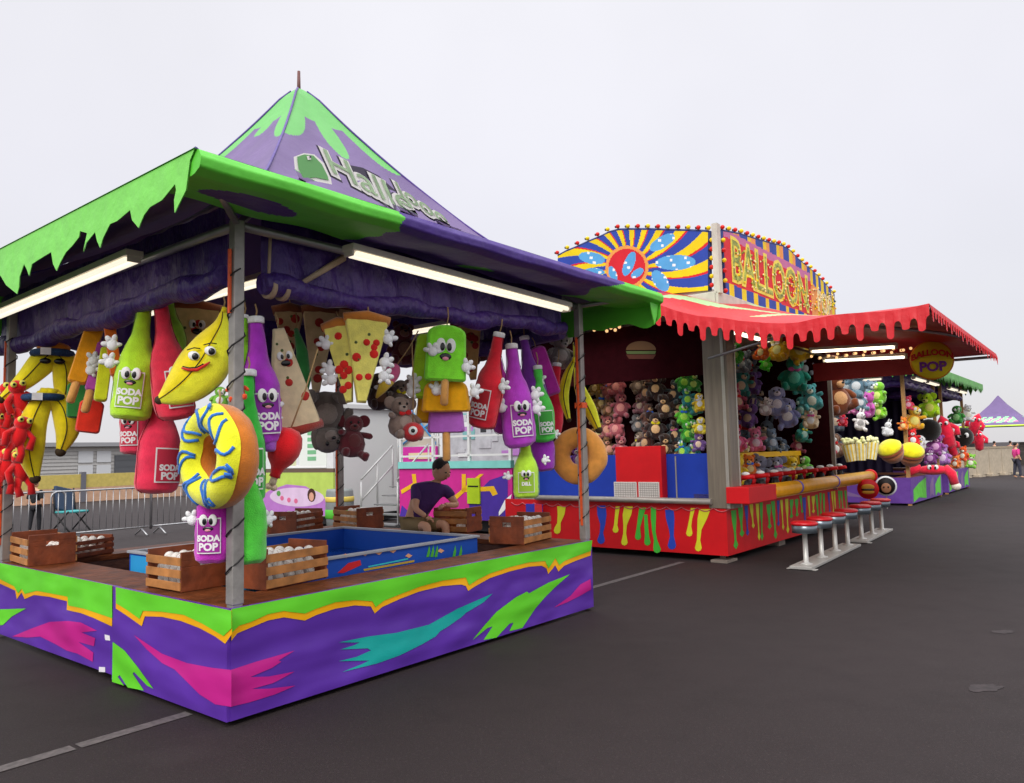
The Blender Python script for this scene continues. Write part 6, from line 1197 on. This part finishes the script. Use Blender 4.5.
# steel stair and tower between the trailers
o = fair('ride_stairs', 'silver steel stairs and railing left of the pink ride trailer', 'stairs', 9.0, 8.3); m = MB()
for k in range(5): m.b2((.25 * k, .0, .12 + .2 * k), (.25 * k + .27, 1.3, .15 + .2 * k))
m.build('stair_treads', STEEL, o); m = MB()
for b_ in (0.02, 1.28):
    for k in (0, 2, 4): m.tube([(.25 * k + .1, b_, .1 + .2 * k), (.25 * k + .1, b_, 1.1 + .2 * k)], .022, 8)
    for h in (.55, 1.05): m.tube([(.1, b_, .1 + h), (1.1, b_, .9 + h)], .022, 8)
m.build('stair_railing', mat('rail_white', '#b0b0ae', .4, metal=.3), o); m = MB(); m.b2((1.4, .05, .9), (1.45, 1.3, 1.9), 0); m.b2((1.38, .15, 1.1), (1.397, 1.1, 1.45), 1); m.b2((1.38, .2, 1.6), (1.397, 1.0, 1.75), 2); m.build('stair_panel', [paint('#c8309a'), paint('#6a3aa4'), paint('#d8c8a0')], o)
m = MB()
for x, y in ((1.5, .1), (1.5, 1.5), (2.6, .1), (2.6, 1.5)): m.tube([(x, y, 0), (x, y, 3.3)], .04, 8)
for z_ in (1.9, 2.6, 3.3): m.tube([(1.5, .1, z_), (1.5, 1.5, z_)], .03, 8); 
m.tube([(1.5, .1, 1.9), (1.5, 1.5, 3.3)], .025, 8, 1); m.tube([(1.5, 1.5, 1.9), (1.5, .1, 2.6)], .025, 8, 1); m.build('steel_tower', [mat('rail_white', '#b0b0ae'), paint('#4a90c8')], o); m = MB(); m.prism([(.1, 1.9), (1.5, 1.9), (.8, 3.0)], 1.55, 1.6); m.v = [Vector((v.y, v.x, v.z)) for v in m.v]; m.build('beige_gable', mat('gable_beige', '#b8b0a0', .6), o)
o = fair('litter_barrel', 'grey barrel with lime and yellow bands right of the rear post', 'barrel', 8.6, 9.75); m = MB(); m.lathe([(.30, 0), (.31, .3), (.33, .55), (.31, .9), (.29, .95)], 24); m.build('barrel_body', mat('barrel_grey', '#7d8280', .5, var=.1), o); m = MB(); m.lathe([(.315, .28), (.335, .30), (.335, .48), (.315, .5)], 24); m.build('lime_band', paint('#58b83a'), o); m = MB(); m.lathe([(.325, .66), (.335, .68), (.335, .76), (.32, .78)], 24); m.build('yellow_band', paint('#d8c05a'), o)
# sweets trailer
o = fair('candy_trailer', 'lime and lilac candy trailer with white menu window behind the red drumstick', 'trailer', 9.0, 10.5)
def kt(m, n, mats, par=o, **k): return m.build(n, mats, par, org=(9.0, 10.5, 0), **k)
LIL, LIM = paint('#b878c4'), paint('#b8d060')
m = MB(); m.b2((9.0, 10.5, .25), (9.06, 13.7, 1.32), 0); m.b2((9.0, 10.5, 1.323), (9.06, 13.7, 1.42), 4); m.b2((9.0, 10.5, 1.423), (9.06, 13.7, 2.9), 3)
m.poly([Vector((8.997, b_, z_)) for b_, z_ in ((10.5, .26), (13.7, .26), (13.7, .6), (13.2, .85), (12.4, 1.02), (11.6, .98), (10.9, .72), (10.5, .5))], 1)
m.poly([Vector((8.994, 12.0 + 1.15 * math.cos(t * PI / 12), .70 + .24 * math.sin(t * PI / 12))) for t in range(24)], 2)
for b_, z_, r_ in ((12.75, .78, .09), (12.6, .66, .08), (12.3, .62, .08), (12.0, .60, .08)): m.poly([Vector((8.991, b_ + r_ * math.cos(t * PI / 6), z_ + r_ * .8 * math.sin(t * PI / 6))) for t in range(12)], 5 if b_ < 12.7 else 6)
m.poly([Vector((8.991, 11.35 + .17 * math.cos(t * PI / 6), .76 + .17 * math.sin(t * PI / 6))) for t in range(12)], 7); m.poly([Vector((8.988, 11.35 + .10 * math.cos(t * PI / 6), .72 + .11 * math.sin(t * PI / 6))) for t in range(12)], 8)
kt(m, 'painted_side', [LIM, LIL, paint('#dcc0dc'), mat('white_panel', '#dedede', .5, var=.05), mat('brown_strip', '#6a5648', .6), paint('#d86a90'), paint('#5a9a4a'), paint('#4a2a22'), paint('#d8a088')], fix=False)
m = MB(); m.b2((8.985, 10.75, 1.5), (8.999, 11.85, 2.5), 0); 
for k in range(5): m.b2((8.980, 11.15, 1.62 + .16 * k), (8.9845, 11.5, 1.72 + .16 * k), 1)
m.b2((8.98, 10.75, 1.44), (8.999, 13.0, 1.497), 2); m.b2((8.985, 12.0, 1.5), (8.999, 13.0, 2.5), 3); kt(m, 'menu_window', [mat('menu_white', '#e8ece4', .5), paint('#7ab888'), EYEW, mat('menu_cream', '#dcdcae', .5)]); m = MB(); m.b2((8.9, 10.4, 2.9), (11.5, 13.8, 3.0)); m.b2((9.063, 10.5, .25), (11.4, 10.56, 2.9)); kt(m, 'trailer_roof', mat('trailer_white', '#d4d4d2', .5)); m = MB(); m.b2((9.1, 10.6, .05), (11.3, 13.6, .247)); kt(m, 'chassis', BLACK)
# small blue and red notice on the red trailer ledge seen past the last crate
p = on_b(559, 511, 2.9); o = fair('small_notice', 'small blue and red notice board beyond the last crate', 'sign', 8.0, p.y + .7, .62); m = MB(); m.b2((-.02, -.18, -.17), (0, .18, .17), 0); m.b2((-.026, -.18, .02), (-.021, -.02, .17), 1); m.b2((-.026, -.0, -.17), (-.021, .18, .0), 2); m.build('notice_board', [paint('#3a3ab0'), paint('#d8303a'), paint('#58b0dc')], o)
